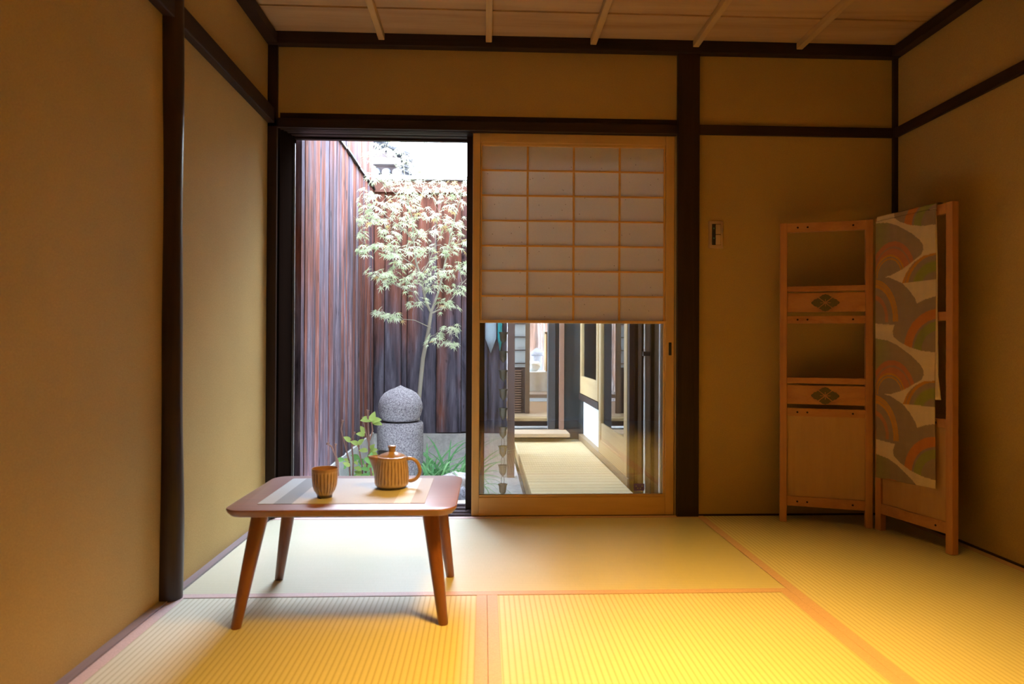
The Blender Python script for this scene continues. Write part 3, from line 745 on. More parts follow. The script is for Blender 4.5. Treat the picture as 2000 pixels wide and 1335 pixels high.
# neighbouring roof above the fence
t = thing('tiled_roof', 'dark tiled roof corner of the neighbouring house above the fence', 'roof', (0.0, 3.2, 2.3))
mb = MB()
for k in range(5):
    yy = 2.98+k*0.22; A = Vector((-1.2, yy, 3.22)); B = Vector((0.25, yy, 2.44))
    for i in range(8):
        P = A.lerp(B, i/8); Q = A.lerp(B, (i+1.08)/8)
        mb.tube([P+Vector((0, 0, -0.012)), Q+Vector((0, 0, 0.012))], 0.045, 10)
        mb.add([P+Vector((0, -0.11, -0.03)), P+Vector((0, 0.11, -0.03)), Q+Vector((0, 0.11, -0.008)), Q+Vector((0, -0.11, -0.008))], [(0, 1, 2, 3)])
mb.build('tiles', plain('roof_tile', (0.022, 0.025, 0.032), 0.6), t, smooth=True)
MB().box(-1.2, 0.20, 2.90, 2.96, 2.355, 2.41).build('eave_board', wood('eave_wood', (0.25, 0.22, 0.2), (0.15, 0.12, 0.11), 'x'), t)
mb = MB()
for k in range(9): mb.tube([(-0.55+k*0.09, 2.86, 2.27), (-0.55+k*0.09, 3.0, 2.31)], 0.034, 12)
mb.build('eave_tiles', plain('roof_tile_end', (0.16, 0.17, 0.2), 0.5), t, smooth=True)
MB().box(-1.2, 0.165, 2.98, 3.06, GZ, 2.50).build('gable_wall', wood('gable_boards', (0.12, 0.09, 0.09), (0.07, 0.05, 0.05), 'z'), t)

# stone post with onion-shaped cap
sx, sy = 0.410, 1.30
ST = granite('pitted_granite', (0.48, 0.46, 0.48), (0.15, 0.14, 0.16), 110, 0.95, 1.0)
t = thing('stone_post', 'round pitted granite garden post with an onion-shaped cap', 'garden ornament', (sx, sy, GZ))
MB().lathe([(0.146, -0.02), (0.146, 0.62), (0.144, 0.634), (0.137, 0.642), (0.02, 0.643)], (sx, sy, GZ), 64).build('pillar', ST, t, smooth=True)
MB().lathe([(0.098, 0.0), (0.112, 0.006), (0.130, 0.040), (0.141, 0.085), (0.139, 0.115), (0.126, 0.150), (0.102, 0.180), (0.07, 0.200), (0.035, 0.213), (0.016, 0.222), (0.002, 0.230)], (sx, sy, 0.284), 64).build('cap', ST, t, smooth=True)
q = MB().obox((sx-0.098, sy-0.145, 0.04), (0.95, -0.31, 0), (0.31, 0.95, 0), -0.03, 0.05, 0.018, 0.05, 0, 0.075).build('niche', DARKHOLE, t); q['label'] = 'dark rectangular niche'

def rock(name, c, size, mat, seed, label, cat='rock', grp=None):
    bm = bmesh.new(); bmesh.ops.create_icosphere(bm, subdivisions=4, radius=1)
    for v in bm.verts:
        q = v.co*1.3+Vector((seed, seed*2, 0)); k = 1+0.28*noise.noise(q)+0.13*noise.noise(q*2.7)+0.05*noise.noise(q*7)
        v.co = Vector((v.co.x*size[0], v.co.y*size[1], v.co.z*size[2]))*k
    me = D.meshes.new(name); bm.to_mesh(me); bm.free(); me.materials.append(mat)
    for p in me.polygons: p.use_smooth = True
    o = D.objects.new(name, me); COL.objects.link(o); o.location = c
    return tag(o, label, cat, grp)
RK1 = granite('white_rock', (0.72, 0.70, 0.70), (0.42, 0.40, 0.42), 14, 0.9, 0.7); RK2 = granite('grey_rock', (0.40, 0.42, 0.47), (0.13, 0.13, 0.16), 26, 0.9, 0.9)
rock('rock', (0.77, 1.22, -0.10), (0.10, 0.10, 0.075), RK1, 1.3, 'white rough rock beside the strap-leaved clump')
rock('rock', (0.825, 0.96, -0.21), (0.06, 0.08, 0.15), RK2, 4.1, 'dark speckled upright rock just behind the table corner')
# stepping block outside the sill
o = MB().box(0.70, 1.05, 0.42, 0.80, GZ, -0.105).build('step_block', wood('pale_step_wood', (0.80, 0.72, 0.60), (0.70, 0.60, 0.48), 'x', 0.6, 8), bevel=0.01)
tag(o, 'pale step block outside the threshold by the door edge', 'step')

# ------------------------------------------------------------------ maple
LEAFM = tinted('maple_leaf_green', 0.6, False, True)
BARK = wood('maple_bark', (0.42, 0.40, 0.33), (0.22, 0.20, 0.17), 'z', 0.8, 20)
def maple():
    base = at(818, 800, 1.95); base.z = GZ
    t = thing('maple_tree', 'slender young maple with pale green leaves growing before the fence', 'tree', tuple(base))
    def pl(l): return [at(x, y, Y) for x, y, Y in l]
    limbs = [
        ([(806, 1000, 1.95), (812, 860, 1.95), (818, 780, 1.95), (826, 700, 1.93), (836, 650, 1.92), (842, 610, 1.9)], 0.026, 0.017),
        ([(842, 610, 1.9), (832, 590, 1.86), (828, 570, 1.84), (822, 540, 1.80), (812, 510, 1.78), (808, 470, 1.78), (806, 430, 1.8), (798, 400, 1.82), (792, 360, 1.85), (788, 320, 1.88), (783, 270, 1.9)], 0.014, 0.004),
        ([(842, 610, 1.9), (858, 565, 1.92), (866, 530, 1.95), (872, 500, 1.97), (880, 460, 2.0), (890, 420, 2.0), (900, 385, 2.0), (908, 340, 2.0)], 0.013, 0.004),
        ([(842, 612, 1.9), (868, 600, 1.85), (885, 580, 1.82), (903, 553, 1.8), (925, 530, 1.78)], 0.009, 0.003),
        ([(826, 600, 1.86), (808, 570, 1.78), (780, 560, 1.7), (750, 545, 1.66), (722, 540, 1.62)], 0.007, 0.002),
        ([(808, 470, 1.78), (790, 450, 1.7), (765, 430, 1.64), (735, 405, 1.6), (715, 400, 1.58)], 0.006, 0.002),
        ([(806, 440, 1.8), (820, 400, 1.82), (830, 350, 1.85), (838, 290, 1.9)], 0.006, 0.002),
        ([(812, 520, 1.78), (790, 505, 1.7), (760, 495, 1.66), (725, 482, 1.62), (705, 470, 1.6)], 0.005, 0.002),
        ([(822, 540, 1.8), (838, 510, 1.85), (850, 480, 1.85), (852, 440, 1.85), (862, 395, 1.85)], 0.006, 0.002),
        ([(842, 640, 1.92), (810, 625, 1.8), (775, 622, 1.75), (745, 608, 1.72)], 0.004, 0.0015),
        ([(836, 660, 1.92), (855, 650, 1.85), (875, 645, 1.82), (885, 660, 1.8)], 0.003, 0.0015),
        ([(798, 400, 1.82), (775, 380, 1.75), (750, 360, 1.7), (730, 345, 1.68)], 0.005, 0.002),
        ([(792, 350, 1.85), (770, 320, 1.8), (750, 300, 1.78), (728, 292, 1.75)], 0.004, 0.0015),
        ([(880, 460, 2.0), (868, 430, 1.9), (850, 400, 1.85)], 0.004, 0.0015),
    ]
    mb = MB()
    for k, (l, r0, r1) in enumerate(limbs):
        P = pl(l); m_ = len(P); mbx = MB() if k == 0 else mb
        mbx.tube(P, [0.72*(r0+(r1-r0)*i/(m_-1)) for i in range(m_)], 10)
        if k == 0: mbx.build('trunk', BARK, t, smooth=True)
    # twigs + leaves
    R = random.Random(11)
    cl = [(725, 300, 20, 1.75), (752, 290, 22, 1.78), (790, 292, 26, 1.85), (830, 292, 26, 1.88), (868, 300, 26, 1.9), (900, 320, 24, 1.9), (735, 348, 22, 1.68), (762, 345, 18, 1.7),
          (716, 380, 18, 1.6), (745, 395, 26, 1.62), (772, 402, 24, 1.66), (800, 355, 24, 1.8), (836, 368, 26, 1.82), (868, 360, 24, 1.86), (895, 365, 24, 1.9), (702, 425, 12, 1.6), (704, 455, 14, 1.6),
          (712, 484, 18, 1.6), (735, 432, 24, 1.62), (762, 455, 26, 1.66), (790, 430, 22, 1.72), (826, 418, 26, 1.8), (858, 425, 26, 1.84), (885, 440, 26, 1.9), (738, 478, 22, 1.64), (768, 488, 26, 1.68),
          (800, 480, 26, 1.74), (838, 490, 26, 1.82), (870, 485, 24, 1.86), (737, 533, 20, 1.62), (762, 540, 24, 1.66), (792, 547, 24, 1.72), (822, 535, 24, 1.78), (860, 530, 26, 1.84), (893, 520, 22, 1.84),
          (748, 610, 14, 1.72), (772, 618, 12, 1.75), (872, 592, 22, 1.84), (852, 658, 18, 1.84), (880, 668, 14, 1.8), (880, 640, 16, 1.82), (815, 590, 16, 1.8), (895, 560, 18, 1.8), (790, 392, 26, 1.78), (828, 455, 24, 1.8),
          (805, 320, 26, 1.85), (850, 330, 26, 1.88), (880, 395, 24, 1.92), (783, 515, 18, 1.7), (905, 470, 22, 1.95), (725, 410, 18, 1.6), (790, 370, 20, 1.78), (850, 560, 16, 1.82)]
    # every cluster hangs on a twig from the nearest limb point
    allp = [q for l, _, _ in limbs for q in pl(l)]
    vs = []; fs = []; cs = []
    lobes = [(-2.35, 0.42), (-1.45, 0.72), (-0.72, 0.92), (0, 1.0), (0.72, 0.92), (1.45, 0.72), (2.35, 0.42)]
    def leaf(c, out, nrm, size, col):
        side = out.cross(nrm).normalized(); b0 = len(vs)
        vs.append(c); cs.append(col)
        k = len(lobes)
        for i, (a_, L) in enumerate(lobes):
            for da, ll in ((-0.13, 0.55), (0, 1.0), (0.13, 0.55)):
                dr = out*math.cos(a_+da)+side*math.sin(a_+da)
                vs.append(c+dr*size*L*ll - nrm*size*0.28*(L*ll)**2); cs.append(col)
            if i < k-1:
                am = (a_+lobes[i+1][0])/2
                vs.append(c+(out*math.cos(am)+side*math.sin(am))*size*0.24); cs.append(col)
        tot = len(vs)-b0
        for i in range(1, tot-1): fs.append((b0, b0+i, b0+i+1))
    for (x, y, r, Y) in cl:
        C = at(x, y, Y); rad = r*(Y+3.05)/FPX*1.15
        near = min(allp, key=lambda q: (q-C).length+max(0, (q.z-C.z))*0.8)
        mid = near.lerp(C, 0.5)+Vector((0, 0, 0.02))
        mb.tube([near, mid, C, C+(C-near).normalized()*rad*0.6], [0.0025, 0.002, 0.0014, 0.0008], 5)
        nl = int(7+r*0.78)
        for k in range(nl):
            a_ = R.uniform(0, 2*math.pi); rr = rad*math.sqrt(R.random())
            p = C+Vector((math.cos(a_)*rr, math.sin(a_)*rr, R.gauss(0, rad*0.30)-rr*0.15))
            if k % 3 == 0: mb.tube([C.lerp(near, 0.2), p], [0.0009, 0.0005], 4, cap=False)
            out = (Vector((math.cos(a_), math.sin(a_), R.uniform(-0.9, -0.1)))+Vector((R.uniform(-.4, .4), R.uniform(-.4, .4), 0))).normalized()
            n0 = Vector((R.uniform(-.5, .5), R.uniform(-.9, .1), 1)); nrm = (n0-out*n0.dot(out)).normalized()
            g = R.random(); c = (0.55+0.25*g, 0.68+0.16*g, 0.42+0.26*g, 1)
            if R.random() < 0.03: c = (0.60, 0.46, 0.22, 1)
            leaf(p, out, nrm, R.uniform(0.032, 0.052), c)
    mb.build('branches', BARK, t, smooth=True)
    q = MB(); q.v = [Vector((max(XL+0.02, v.x), min(YB-0.055, v.y), v.z)) for v in vs]; q.f = fs; q.vc = cs
    q.build('foliage', LEAFM, t, recalc=False)['kind'] = 'stuff'
maple()

# ------------------------------------------------------------------ strap-leaved clump
def blade(mb, base, dirv, L, wd, bend, rise=1.0, n_=9):
    dirv = Vector((dirv[0], dirv[1], 0)).normalized(); side = Vector((-dirv.y, dirv.x, 0))
    pts = []; h = 0; v_ = Vector(base)
    ang = math.radians(84)*rise
    vs = []
    for i in range(n_+1):
        f = i/n_
        wv = wd*(0.55+0.9*f if f < 0.4 else 0.91*(1-((f-0.4)/0.6)**2.2))+0.0003
        vs += [v_-side*wv, v_+Vector((0, 0, -wv*0.35)), v_+side*wv]
        ang -= math.radians(bend)/n_*(0.5+f)
        v_ = v_+(dirv*math.cos(ang)+Vector((0, 0, math.sin(ang))))*L/n_
    fs = []
    for i in range(n_): fs += [(3*i, 3*i+1, 3*i+4, 3*i+3), (3*i+1, 3*i+2, 3*i+5, 3*i+4)]
    return vs, fs
GM = tinted('strap_leaf_green', 0.45, False, True)
def clump(label, x, y, n_, L, seed, spread=0.09, wd=0.007):
    R = random.Random(seed); t = thing('strap_leaved_plant', label, 'plant', (x, y, GZ))
    big = MB()
    for k in range(n_):
        a_ = R.uniform(0, 6.283); b = (x+R.gauss(0, spread/2), y+R.gauss(0, spread/2), GZ)
        vs, fs = blade(None, b, (math.cos(a_), math.sin(a_)), L*R.uniform(0.65, 1.1), wd*R.uniform(0.7, 1.2), R.uniform(60, 150), R.uniform(0.85, 1.0))
        vs = [Vector((max(XL+0.02, q.x), min(YB-0.03, q.y), q.z)) for q in vs]
        g = R.random(); big.add(vs, fs, (0.14+0.22*g, 0.40+0.25*g, 0.16+0.16*g, 1))
    o = big.build('leaves', GM, t, smooth=True, recalc=False); o['kind'] = 'stuff'
clump('clump of strap-shaped green leaves right of the stone post', 0.62, 1.55, 120, 0.66, 5, 0.16, 0.010)
clump('bright upright leaf clump by the white rock', 0.77, 1.66, 36, 0.58, 8, 0.06, 0.012)
clump('low clump of narrow green leaves left of the stone post', 0.22, 1.35, 90, 0.52, 9, 0.16, 0.006)
clump('ferny green clump behind the teapot and before the post', 0.33, 1.06, 50, 0.42, 12, 0.12, 0.006)

# cut hydrangea stems
def stems():
    t = thing('bare_stem_shrub', 'leggy shrub of cut brown stems with a few fresh green leaves', 'shrub', (0.25, 1.15, GZ))
    R = random.Random(4); ML = tinted('fresh_leaf_green', 0.5, False, True); BR = wood('brown_twig', (0.20, 0.10, 0.07), (0.09, 0.045, 0.035), 'z', 0.7, 30)
    lines = [([(728, 1020, 1.1), (727, 940, 1.1), (722, 900, 1.1), (720, 850, 1.1), (718, 802, 1.1)], 0.0045),
             ([(724, 880, 1.1), (716, 850, 1.1), (708, 815, 1.1)], 0.003), ([(662, 1030, 0.75), (662, 960, 0.75), (660, 900, 0.75), (648, 872, 0.75), (640, 866, 0.75)], 0.0035),
             ([(664, 960, 0.75), (657, 910, 0.75), (655, 868, 0.75)], 0.003), ([(685, 960, 1.1), (682, 900, 1.1), (672, 862, 1.1), (666, 838, 1.1), (669, 822, 1.1)], 0.0035),
             ([(688, 960, 1.1), (690, 900, 1.1), (686, 860, 1.1), (692, 845, 1.1)], 0.0035), ([(722, 860, 1.1), (728, 840, 1.1), (726, 825, 1.1)], 0.003),
             ([(708, 960, 1.1), (708, 915, 1.1), (700, 870, 1.1)], 0.003), ([(698, 985, 1.05), (714, 925, 1.08), (718, 905, 1.1)], 0.004)]
    for l, r in lines:
        mb = MB(); P = [at(*q) for q in l]; r *= 1.45; mb.tube(P, r, 8)
        mb.tube([P[-1]-Vector((0, 0, 0.006)), P[-1]+Vector((0.002, 0, 0.006))], r*1.7, 8)
        mb.build('stem', BR, t, smooth=True)
    mb = MB()
    def lf(x, y, Y, L, ax, az, col):
        b = at(x, y, Y); o = Vector((ax, -0.35, az)).normalized(); s_ = o.cross(Vector((0.1, -0.8, 0.6))).normalized(); nn = s_.cross(o)
        vs = []; n_ = 7
        for i in range(n_+1):
            f = i/n_; w_ = L*0.36*math.sin(math.pi*min(1, f*0.93+0.07))**0.8*(1-0.25*f)
            c = b+o*L*f-nn*L*0.25*f*f
            vs += [c-s_*w_+nn*w_*0.35, c, c+s_*w_+nn*w_*0.35]
        fs = []
        for i in range(n_): fs += [(3*i, 3*i+1, 3*i+4, 3*i+3), (3*i+1, 3*i+2, 3*i+5, 3*i+4)]
        mb.add(vs, fs, col)
    Y_ = (0.45, 0.58, 0.16, 1); G_ = (0.22, 0.46, 0.14, 1)
    for a_ in (((726, 822), 1, .3), ((726, 822), -1, .6), ((726, 822), .3, 1), ((728, 824), .9, -.1), ((724, 820), -.7, .1)): lf(a_[0][0], a_[0][1], 1.1, 0.062, a_[1], a_[2], Y_)
    for a_ in (((722, 880), 1, .3), ((722, 880), .5, .8), ((722, 882), 1, -.2), ((718, 880), -1, .2), ((700, 868), -.8, .5), ((700, 868), .5, .6), ((685, 862), -.6, .6), ((712, 850), -1, .4), ((712, 846), -.4, 1)): lf(a_[0][0], a_[0][1], 1.1, 0.052, a_[1], a_[2], Y_)
    for k in range(34):
        lf(R.uniform(668, 732), R.uniform(895, 940), R.uniform(1.0, 1.25), R.uniform(0.035, 0.06), R.uniform(-1, 1), R.uniform(0, 1), G_ if R.random() < .6 else Y_)
    mb.build('leaves', ML, t, smooth=True, recalc=False)['kind'] = 'stuff'
stems()

# made-up pointed strips standing in for coloured reflections in the door glass
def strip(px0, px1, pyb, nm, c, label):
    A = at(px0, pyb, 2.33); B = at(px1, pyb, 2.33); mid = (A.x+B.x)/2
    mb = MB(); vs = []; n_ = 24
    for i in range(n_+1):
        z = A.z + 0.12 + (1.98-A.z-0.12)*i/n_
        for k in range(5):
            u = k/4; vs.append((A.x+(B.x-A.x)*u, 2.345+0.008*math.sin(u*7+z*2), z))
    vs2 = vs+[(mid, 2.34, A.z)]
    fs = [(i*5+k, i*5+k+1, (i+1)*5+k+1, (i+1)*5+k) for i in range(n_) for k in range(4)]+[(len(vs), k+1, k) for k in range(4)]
    mb.add(vs2, fs); o = mb.build('reflection_strip', plain(nm, c, 0.8), smooth=True, recalc=False)
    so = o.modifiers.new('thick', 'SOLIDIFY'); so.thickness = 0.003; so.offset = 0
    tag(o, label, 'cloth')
strip(948, 969, 690, 'pale_reflection', (0.50, 0.62, 0.74), 'pale blue pointed strip standing in for a reflection in the door glass')
strip(972, 981, 690, 'teal_reflection', (0.05, 0.42, 0.45), 'narrow teal pointed strip standing in for a reflection, beside the pale one')

# rain chain
def chain():
    c = at(983, 700, 1.0); x, y = c.x, c.y
    t = thing('rain_chain', 'hanging rain chain of small tulip-shaped cups seen through the door glass', 'rain chain', (x, y, -0.15))
    CU = plain('aged_copper', (0.10, 0.085, 0.06), 0.5, 0.5)
    z = -0.125; k = 0
    while z < 1.9:
        q = MB(); prof = [(0.004, 0.0), (0.007, 0.004), (0.019, 0.020), (0.0215, 0.040), (0.0225, 0.058), (0.027, 0.068), (0.0255, 0.066), (0.0205, 0.05), (0.012, 0.016), (0.004, 0.006)]
        q.lathe(prof, (x, y, z), 24, closed=True, mod=lambda th, i: 1+(0.10*math.cos(6*th) if i in (5, 6) else 0.02*math.cos(6*th))); o = q.build('cup', CU, t, smooth=True)
        lk = MB(); cz_ = z+0.091
        pts = [(x+0.009*math.cos(a_), y, cz_+0.026*math.sin(a_)) for a_ in [i*math.pi/8 for i in range(17)]]
        lk.tube(pts, 0.0016, 6, cap=False); lk.build('link', CU, t, smooth=True)
        z += 0.1135; k += 1
chain()

# ================================================================== covered deck and the building beyond
DX0, DX1, DZ = 1.225, 1.828, -0.10
DECK = wood('pale_deck_wood', (0.74, 0.60, 0.36), (0.60, 0.46, 0.26), 'x', 0.55, 9, 0.35)
t = thing('wooden_deck', 'pale slatted wooden deck running away behind the glass', 'deck', ((DX0+DX1)/2, 1.6, GZ))
mb = MB(); y = 0.27
while y < 3.02: mb.box(DX0, DX1, y, y+0.084, DZ-0.03, DZ); y += 0.091
mb.build('planks', DECK, t, bevel=0.002)
MB().box(DX0+0.002, DX0+0.02, 0.27, 3.02, DZ-0.12, DZ-0.031).build('fascia', wood('fascia_wood', (0.40, 0.27, 0.12), (0.28, 0.18, 0.08), 'y'), t)
for y in (0.5, 1.6, 2.9):
    for x in (DX0+0.05, DX1-0.08): MB().box(x, x+0.06, y, y+0.06, GZ, DZ-0.03).build('footing_post', DARK['z'], t)
for k, (x, y, s) in enumerate(((1.02, 0.86, 0.06), (1.13, 0.92, 0.05), (1.02, 1.02, 0.055), (1.14, 0.78, 0.055))):
    rock('rock', (x, y, GZ+0.035+0.03*(k % 2)), (s, s, s*0.8), RK1, 7.7+k, ['pale rubble stone left of the rain chain foot', 'pale rubble stone between the rain chain and the deck', 'pale rubble stone behind the rain chain', 'pale rubble stone right of the rain chain foot by the sill'][k], 'rock', 'pale stones around the foot of the rain chain')
# pale paving beside the deck
tag(MB().box(0.95, DX0, 1.15, 3.3, GZ, GZ+0.07).build('paving_slab', CONC, bevel=0.004), 'pale concrete paving strip between the fence and the deck', 'paving')
# rear fence return and gutter post
t = tag(MB().box(1.132, 1.19, YB-0.02, YB+0.05, GZ, 2.085).build('fence_post', wood('brown_post', (0.20, 0.13, 0.12), (0.12, 0.08, 0.07), 'z'), bevel=0.004), 'brown square post ending the board fence behind the rain chain', 'post')

# side wall of the building on the right of the deck
SWX = 1.845
PALEW = {a: wood('pale_joinery_'+a, (0.62, 0.44, 0.22), (0.50, 0.33, 0.15), a, 0.45, 12) for a in 'xyz'}
t = thing('side_building_wall', 'dark wooden side wall with white lower panel along the right of the deck', 'wall', (SWX, 1.8, GZ))
MB().box(SWX+0.03, SWX+0.09, 0.27, 1.12, GZ, 2.6).build('dark_boarding', wood('dark_boarding_wood', (0.06, 0.036, 0.02), (0.03, 0.018, 0.012), 'z', 0.85, 16, 0.08), t)
for y in (0.42, 0.62, 0.83, 1.02): MB().box(SWX+0.012, SWX+0.032, y, y+0.022, DZ, 2.6).build('batten', JAMB, t)
MB().box(SWX, SWX+0.08, 1.12, 1.18, GZ, 2.6).build('post', DARK['z'], t)
q = MB().box(SWX+0.03, SWX+0.08, 2.24, 3.25, -0.06, 0.27).build('white_panel', plain('white_plaster', (0.78, 0.80, 0.80), 0.8), t); q['label'] = 'white plaster lower panel'
MB().box(SWX-0.01, SWX+0.09, 2.22, 3.28, 0.27, 0.325).build('ledge', DARK['y'], t)
MB().box(SWX-0.012, SWX+0.09, 1.12, 3.28, DZ-0.06, -0.055).build('plinth', wood('plinth_wood', (0.34, 0.24, 0.14), (0.22, 0.15, 0.09), 'y'), t)
MB().box(SWX+0.01, SWX+0.09, 1.16, 3.28, 1.8, 2.6).build('upper_wall', PLASTER, t)
# white rod and bracket
t = thing('drain_rod', 'thin white vertical rod with a dark bracket on the dark boarding', 'rod', (SWX+0.0, 0.73, DZ))
MB().tube([(SWX+0.002, 0.73, DZ), (SWX+0.002, 0.73, 2.3)], 0.0055, 10).build('rod', plain('white_rod', (0.75, 0.74, 0.72), 0.5), t, smooth=True)
MB().box(SWX-0.008, SWX+0.03, 0.715, 0.745, 0.715, 0.74).build('bracket', BLACK, t)
# casement window and glazed door in that wall
def frame_y(name, label, y0, y1, z0, z1, st, bt, mat, pane, cat='door', panel=0):
    t = thing(name, label, cat, (SWX, (y0+y1)/2, z0))
    X0, X1 = SWX-0.005, SWX+0.03
    MB().box(X0, X1, y0, y0+st, z0, z1).build('stile', mat['z'], t, bevel=0.003)
    MB().box(X0, X1, y1-st, y1, z0, z1).build('stile', mat['z'], t, bevel=0.003)
    MB().box(X0, X1, y0+st, y1-st, z0, z0+bt).build('rail', mat['y'], t, bevel=0.003)
    MB().box(X0, X1, y0+st, y1-st, z1-st, z1).build('rail', mat['y'], t, bevel=0.003)
    if panel: MB().box(X0+0.006, X1-0.01, y0+st, y1-st, z0+bt, z0+bt+panel).build('panel', mat['y'], t); 
    MB().box(X0+0.014, X0+0.017, y0+st-0.005, y1-st+0.005, z0+bt+panel-0.003, z1-st+0.003).build('glass_pane', pane, t)
    return t
frame_y('side_window', 'pale wood framed window above the white panel', 2.27, 3.24, 0.33, 1.8, 0.07, 0.16, PALEW, GLASS2, 'window')
frame_y('glazed_door', 'pale wood glazed door standing on the right of the deck', 1.18, 2.22, -0.055, 1.8, 0.085, 0.10, PALEW, GLASS2, 'door', 0.13)
# room behind that wall with blinds
t = thing('venetian_blind', 'grey slatted blind hanging behind the glazed door', 'blind', (SWX+0.16, 1.7, 0.3))
mb = MB()
for i in range(52): mb.box(SWX+0.15, SWX+0.175, 1.2, 3.2, 0.36+i*0.028, 0.363+i*0.028)
mb.build('slats', plain('blind_slat', (0.26, 0.33, 0.33), 0.5), t)
MB().box(SWX+0.14, SWX+0.18, 1.2, 3.2, 0.62, 0.66).build('bottom_rail', plain('blind_rail', (0.45, 0.5, 0.5), 0.5), t)
t = thing('inner_room', 'dim grey interior behind the glazed side door', 'room', (2.6, 2, -0.1))
mb = MB(); mb.box(SWX+0.09, 3.6, 0.27, 3.5, -0.16, -0.06); mb.build('inner_floor', PALEW['y'], t)
MB().box(3.6, 3.7, 0.27, 3.5, -0.1, 2.6).build('inner_wall', plain('inner_grey_wall', (0.42, 0.47, 0.45), 0.8), t)
# roof over deck
t = thing('deck_roof', 'lean-to roof over the deck, above the view', 'roof', (1.7, 1.9, 2.5))
MB().box(1.02, 3.7, 0.27, 3.6, 2.35, 2.4).build('roof_boards', wood('roof_boards_w', (0.25, 0.17, 0.11), (0.16, 0.1, 0.07), 'y'), t)
# house eave over the opening
# --- doorway at the far end
FYY = 3.45
t = thing('far_doorway', 'dark timber doorway at the far end of the deck', 'doorway', (1.5, FYY, GZ))
MB().box(1.55, 1.62, FYY-0.10, FYY, -0.11, 2.3).build('post', wood('grey_dark_post', (0.075, 0.075, 0.08), (0.04, 0.04, 0.045), 'z'), t, bevel=0.004)
q = MB().box(1.655, 1.700, FYY-0.13, FYY-0.08, -0.05, 2.3).build('post', wood('redbrown_post', (0.36, 0.20, 0.14), (0.25, 0.13, 0.09), 'z'), t, bevel=0.003); q['label'] = 'red-brown post'
MB().box(1.62, SWX+0.09, FYY-0.06, FYY, GZ, 2.3).build('dark_wall', wood('blueblack_boards', (0.045, 0.055, 0.065), (0.02, 0.025, 0.03), 'z'), t)
MB().box(1.03, 1.72, FYY-0.02, FYY+0.10, 0.0, 0.045).build('sill_beam', DARK['x'], t)
q = MB().box(1.05, 1.56, FYY-0.02, FYY+0.10, 0.046, 0.075).build('sill_board', PALEW['x'], t, bevel=0.002); q['label'] = 'pale sill board'
MB().box(0.98, 1.62, FYY-0.05, FYY, 1.85, 2.3).build('head', DARK['x'], t)
MB().box(1.0, 1.86, FYY-0.10, FYY-0.02, -0.11, -0.02).build('dark_beam', wood('blue_beam', (0.05, 0.06, 0.07), (0.03, 0.035, 0.04), 'x'), t)
tag(MB().box(1.09, 1.72, 3.03, FYY-0.06, -0.055, -0.022).build('step_board', wood('pale_step_board', (0.62, 0.46, 0.32), (0.5, 0.36, 0.24), 'x', 0.5, 8), bevel=0.003), 'pale wooden step board before the far doorway', 'step')
tag(MB().box(0.95, 1.84, 3.03, FYY, GZ, -0.115).build('stone_sill', granite('olive_stone', (0.30, 0.29, 0.21), (0.22, 0.21, 0.16), 20), bevel=0.004), 'grey-olive stone base under the far step board', 'step')
# sliding panels left of the far doorway
t = thing('far_sliding_panel', 'edge of a pale sliding panel with a dark finger pull, left side of far doorway', 'door', (1.15, FYY+0.02, 0.07))
x0 = at(992, 700, FYY+0.02).x; x1 = at(1003, 700, FYY+0.02).x
MB().box(x0, x1, FYY+0.0, FYY+0.035, 0.076, 1.85).build('stile', PALEW['z'], t, bevel=0.002)
MB().box(x0+0.028, x0+0.040, FYY-0.003, FYY+0.002, 0.83, 0.90).build('finger_pull', BLACK, t)
t = thing('far_paper_panel', 'grey gridded paper panel above a brown louvre, seen deep through the far doorway', 'screen', (1.22, FYY+0.4, 0.08))
xa = at(1003, 700, FYY+0.4).x; xb = at(1018, 700, FYY+0.4).x; xc = at(1026, 700, FYY+0.4).x
MB().box(xa, xc, FYY+0.41, FYY+0.415, 0.55, 1.9).build('paper', plain('grey_paper', (0.55, 0.58, 0.56), 0.8), t)
for k in range(10):
    MB().box(xa, xc, FYY+0.40, FYY+0.41, 0.585+k*0.135, 0.593+k*0.135).build('lattice_bar', DARK['x'], t)
mb = MB()
for k in range(18): mb.box(xa, xb, FYY+0.40, FYY+0.42, 0.09+k*0.0245, 0.103+k*0.0245)
mb.build('louvre', wood('louvre_wood', (0.34, 0.22, 0.16), (0.24, 0.15, 0.11), 'x'), t)
MB().box(xa, xc, FYY+0.42, FYY+0.44, 0.08, 0.55).build('louvre_back', plain('louvre_back_m', (0.12, 0.09, 0.08), 0.8), t)
MB().box(xc, xc+0.045, FYY+0.38, FYY+0.44, 0.08, 2.0).build('post', wood('brown_jamb', (0.25, 0.17, 0.11), (0.16, 0.11, 0.07), 'z'), t)
# inner floor, raised threshold, white bench, second garden
t = thing('far_room', 'pale boarded floor of the room beyond the far doorway', 'room', (1.4, 4.5, 0.0))
MB().box(0.9, 2.4, FYY+0.10, 5.35, 0.03, 0.078).build('floor_boards', wood('far_floor', (0.62, 0.46, 0.29), (0.52, 0.37, 0.22), 'y', 0.4, 6), t)
MB().box(0.9, 2.4, 5.35, 5.9, 0.12, 0.165).build('raised_floor', wood('far_raised', (0.36, 0.28, 0.22), (0.28, 0.21, 0.16), 'x', 0.5, 5), t)
MB().box(1.80, 1.86, 5.25, 5.35, 0.08, 2.2).build('post', wood('far_post', (0.28, 0.19, 0.10), (0.18, 0.12, 0.07), 'z'), t)
MB().box(0.8, 0.9, FYY+0.45, 6.0, 0.0, 2.4).build('far_wall_panel', PLASTER, t)
MB().box(2.4, 2.5, FYY, 6.0, 0.0, 2.4).build('far_wall_panel', PLASTER, t)
MB().box(0.8, 2.5, FYY, 6.9, 2.35, 2.4).build('far_ceiling_and_shade', CEIL, t)  # room ceiling, carried on as an added unseen cover that shades the bench
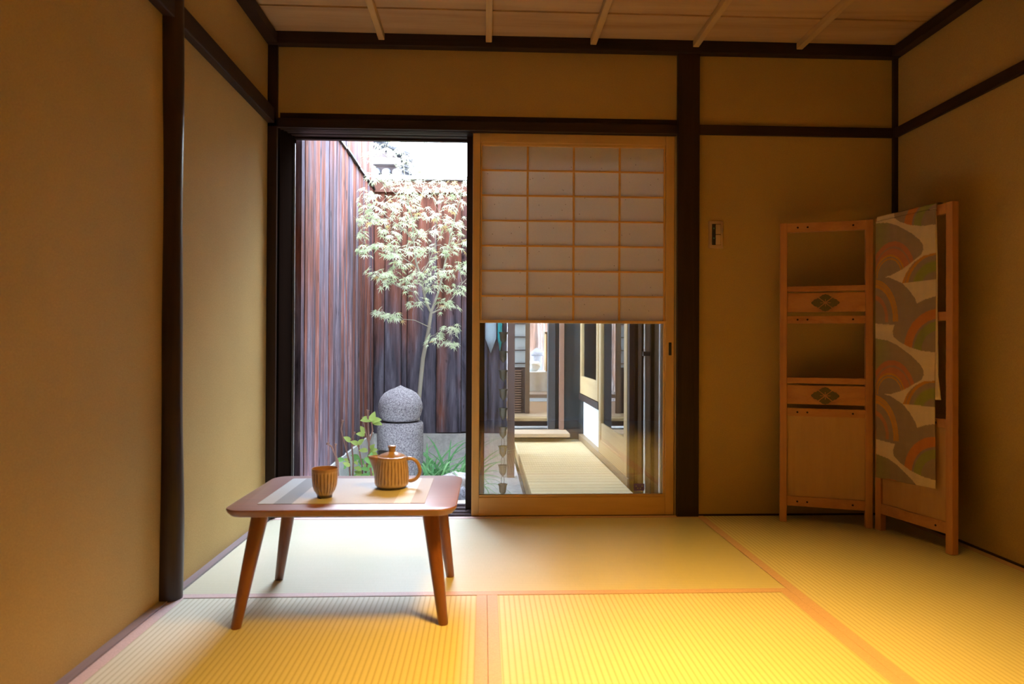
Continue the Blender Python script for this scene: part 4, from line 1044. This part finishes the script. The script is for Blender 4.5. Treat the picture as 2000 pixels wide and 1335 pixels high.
xm = at(1030, 700, 6.1).x; xn = at(1086, 700, 6.1).x
t = tag(MB().box(xm-0.3, xn+0.3, 5.95, 6.45, -0.1, 0.42).build('white_bench', plain('white_board', (0.85, 0.87, 0.88), 0.6), bevel=0.006), 'long white bench beyond the far room', 'bench')
RKW = plain('white_thing', (0.82, 0.86, 0.86), 0.5)
bx = at(1042, 740, 6.2)
rock('white_boulder', (bx.x-0.02, 6.2, 0.485), (0.115, 0.1, 0.075), RKW, 2.2, 'rounded white lump on the white bench', 'rock')
t = tag(MB().box(bx.x+0.155, bx.x+0.25, 6.1, 6.2, 0.42, 0.50).build('white_box', plain('pale_grey_box', (0.66, 0.70, 0.72), 0.5), bevel=0.003), 'small pale grey box on the white bench', 'box')
t = thing('far_garden_fence', 'brown board fence of the second garden beyond the white bench', 'fence', (1.6, 7.3, 0))
mb = MB(); x = 0.6; k = 0
while x < 3.2:
    v = rnd.random()*0.9; mb.box(x, x+0.17, 7.3, 7.34, GZ, 3.2, (v, v, v, 1)); x += 0.174
mb.build('boards', weathered('far_fence_wood', (0.30, 0.18, 0.13), (0.36, 0.32, 0.30), (0.6, 0.55, 0.5), 16, 0.05), t)
gx = at(1049, 700, 6.8).x
t = thing('far_stone_lantern', 'slim grey stone post standing before the far brown fence', 'garden ornament', (gx, 6.8, GZ))
MB().lathe([(0.075, 0), (0.075, 0.98), (0.10, 1.0), (0.10, 1.03), (0.03, 1.09), (0.002, 1.1)], (gx, 6.8, GZ), 24).build('pillar', ST, t, smooth=True)
gx = at(1064, 700, 6.6).x
tag(MB().tube([(gx+0.02, 6.6, GZ), (gx-0.01, 6.6, 1.0), (gx-0.01, 6.6, 2.3)], 0.012, 8).build('slender_trunk', BARK, smooth=True), 'slender pale trunk behind the white bench', 'tree')
t = thing('far_cabinet', 'honey-brown wooden cabinet at the right of the white bench', 'cabinet', (1.85, 6.0, 0.3))
cx0 = at(1067, 700, 5.92).x; cx1 = at(1083, 700, 5.92).x
MB().box(cx0, cx1+0.15, 5.96, 6.2, 0.43, 0.93).build('body', wood('honey_wood', (0.45, 0.27, 0.10), (0.35, 0.20, 0.07), 'z'), t, bevel=0.004)
MB().box(cx0-0.02, cx1+0.17, 5.94, 6.22, 0.931, 0.955).build('top', wood('honey_top', (0.30, 0.22, 0.15), (0.2, 0.15, 0.1), 'x'), t, bevel=0.003)
MB().lathe([(0.02, 0), (0.035, 0.02), (0.02, 0.05)], ((cx0+cx1)/2, 6.05, 0.956), 16).build('bowl', RKW, t, smooth=True)
# neighbour walls so the far garden is not open country
tag(MB().box(0.4, 0.95, 3.2, 3.26, GZ, 1.4).build('blue_sheet_fence', weathered('blue_grey_boards', (0.07, 0.09, 0.14), (0.10, 0.13, 0.19), (0.3, 0.34, 0.4), 10, 0.05)), 'blue-grey boards beyond the fence end', 'fence')

for o in D.objects:
    if '_o' in o.keys(): del o['_o']
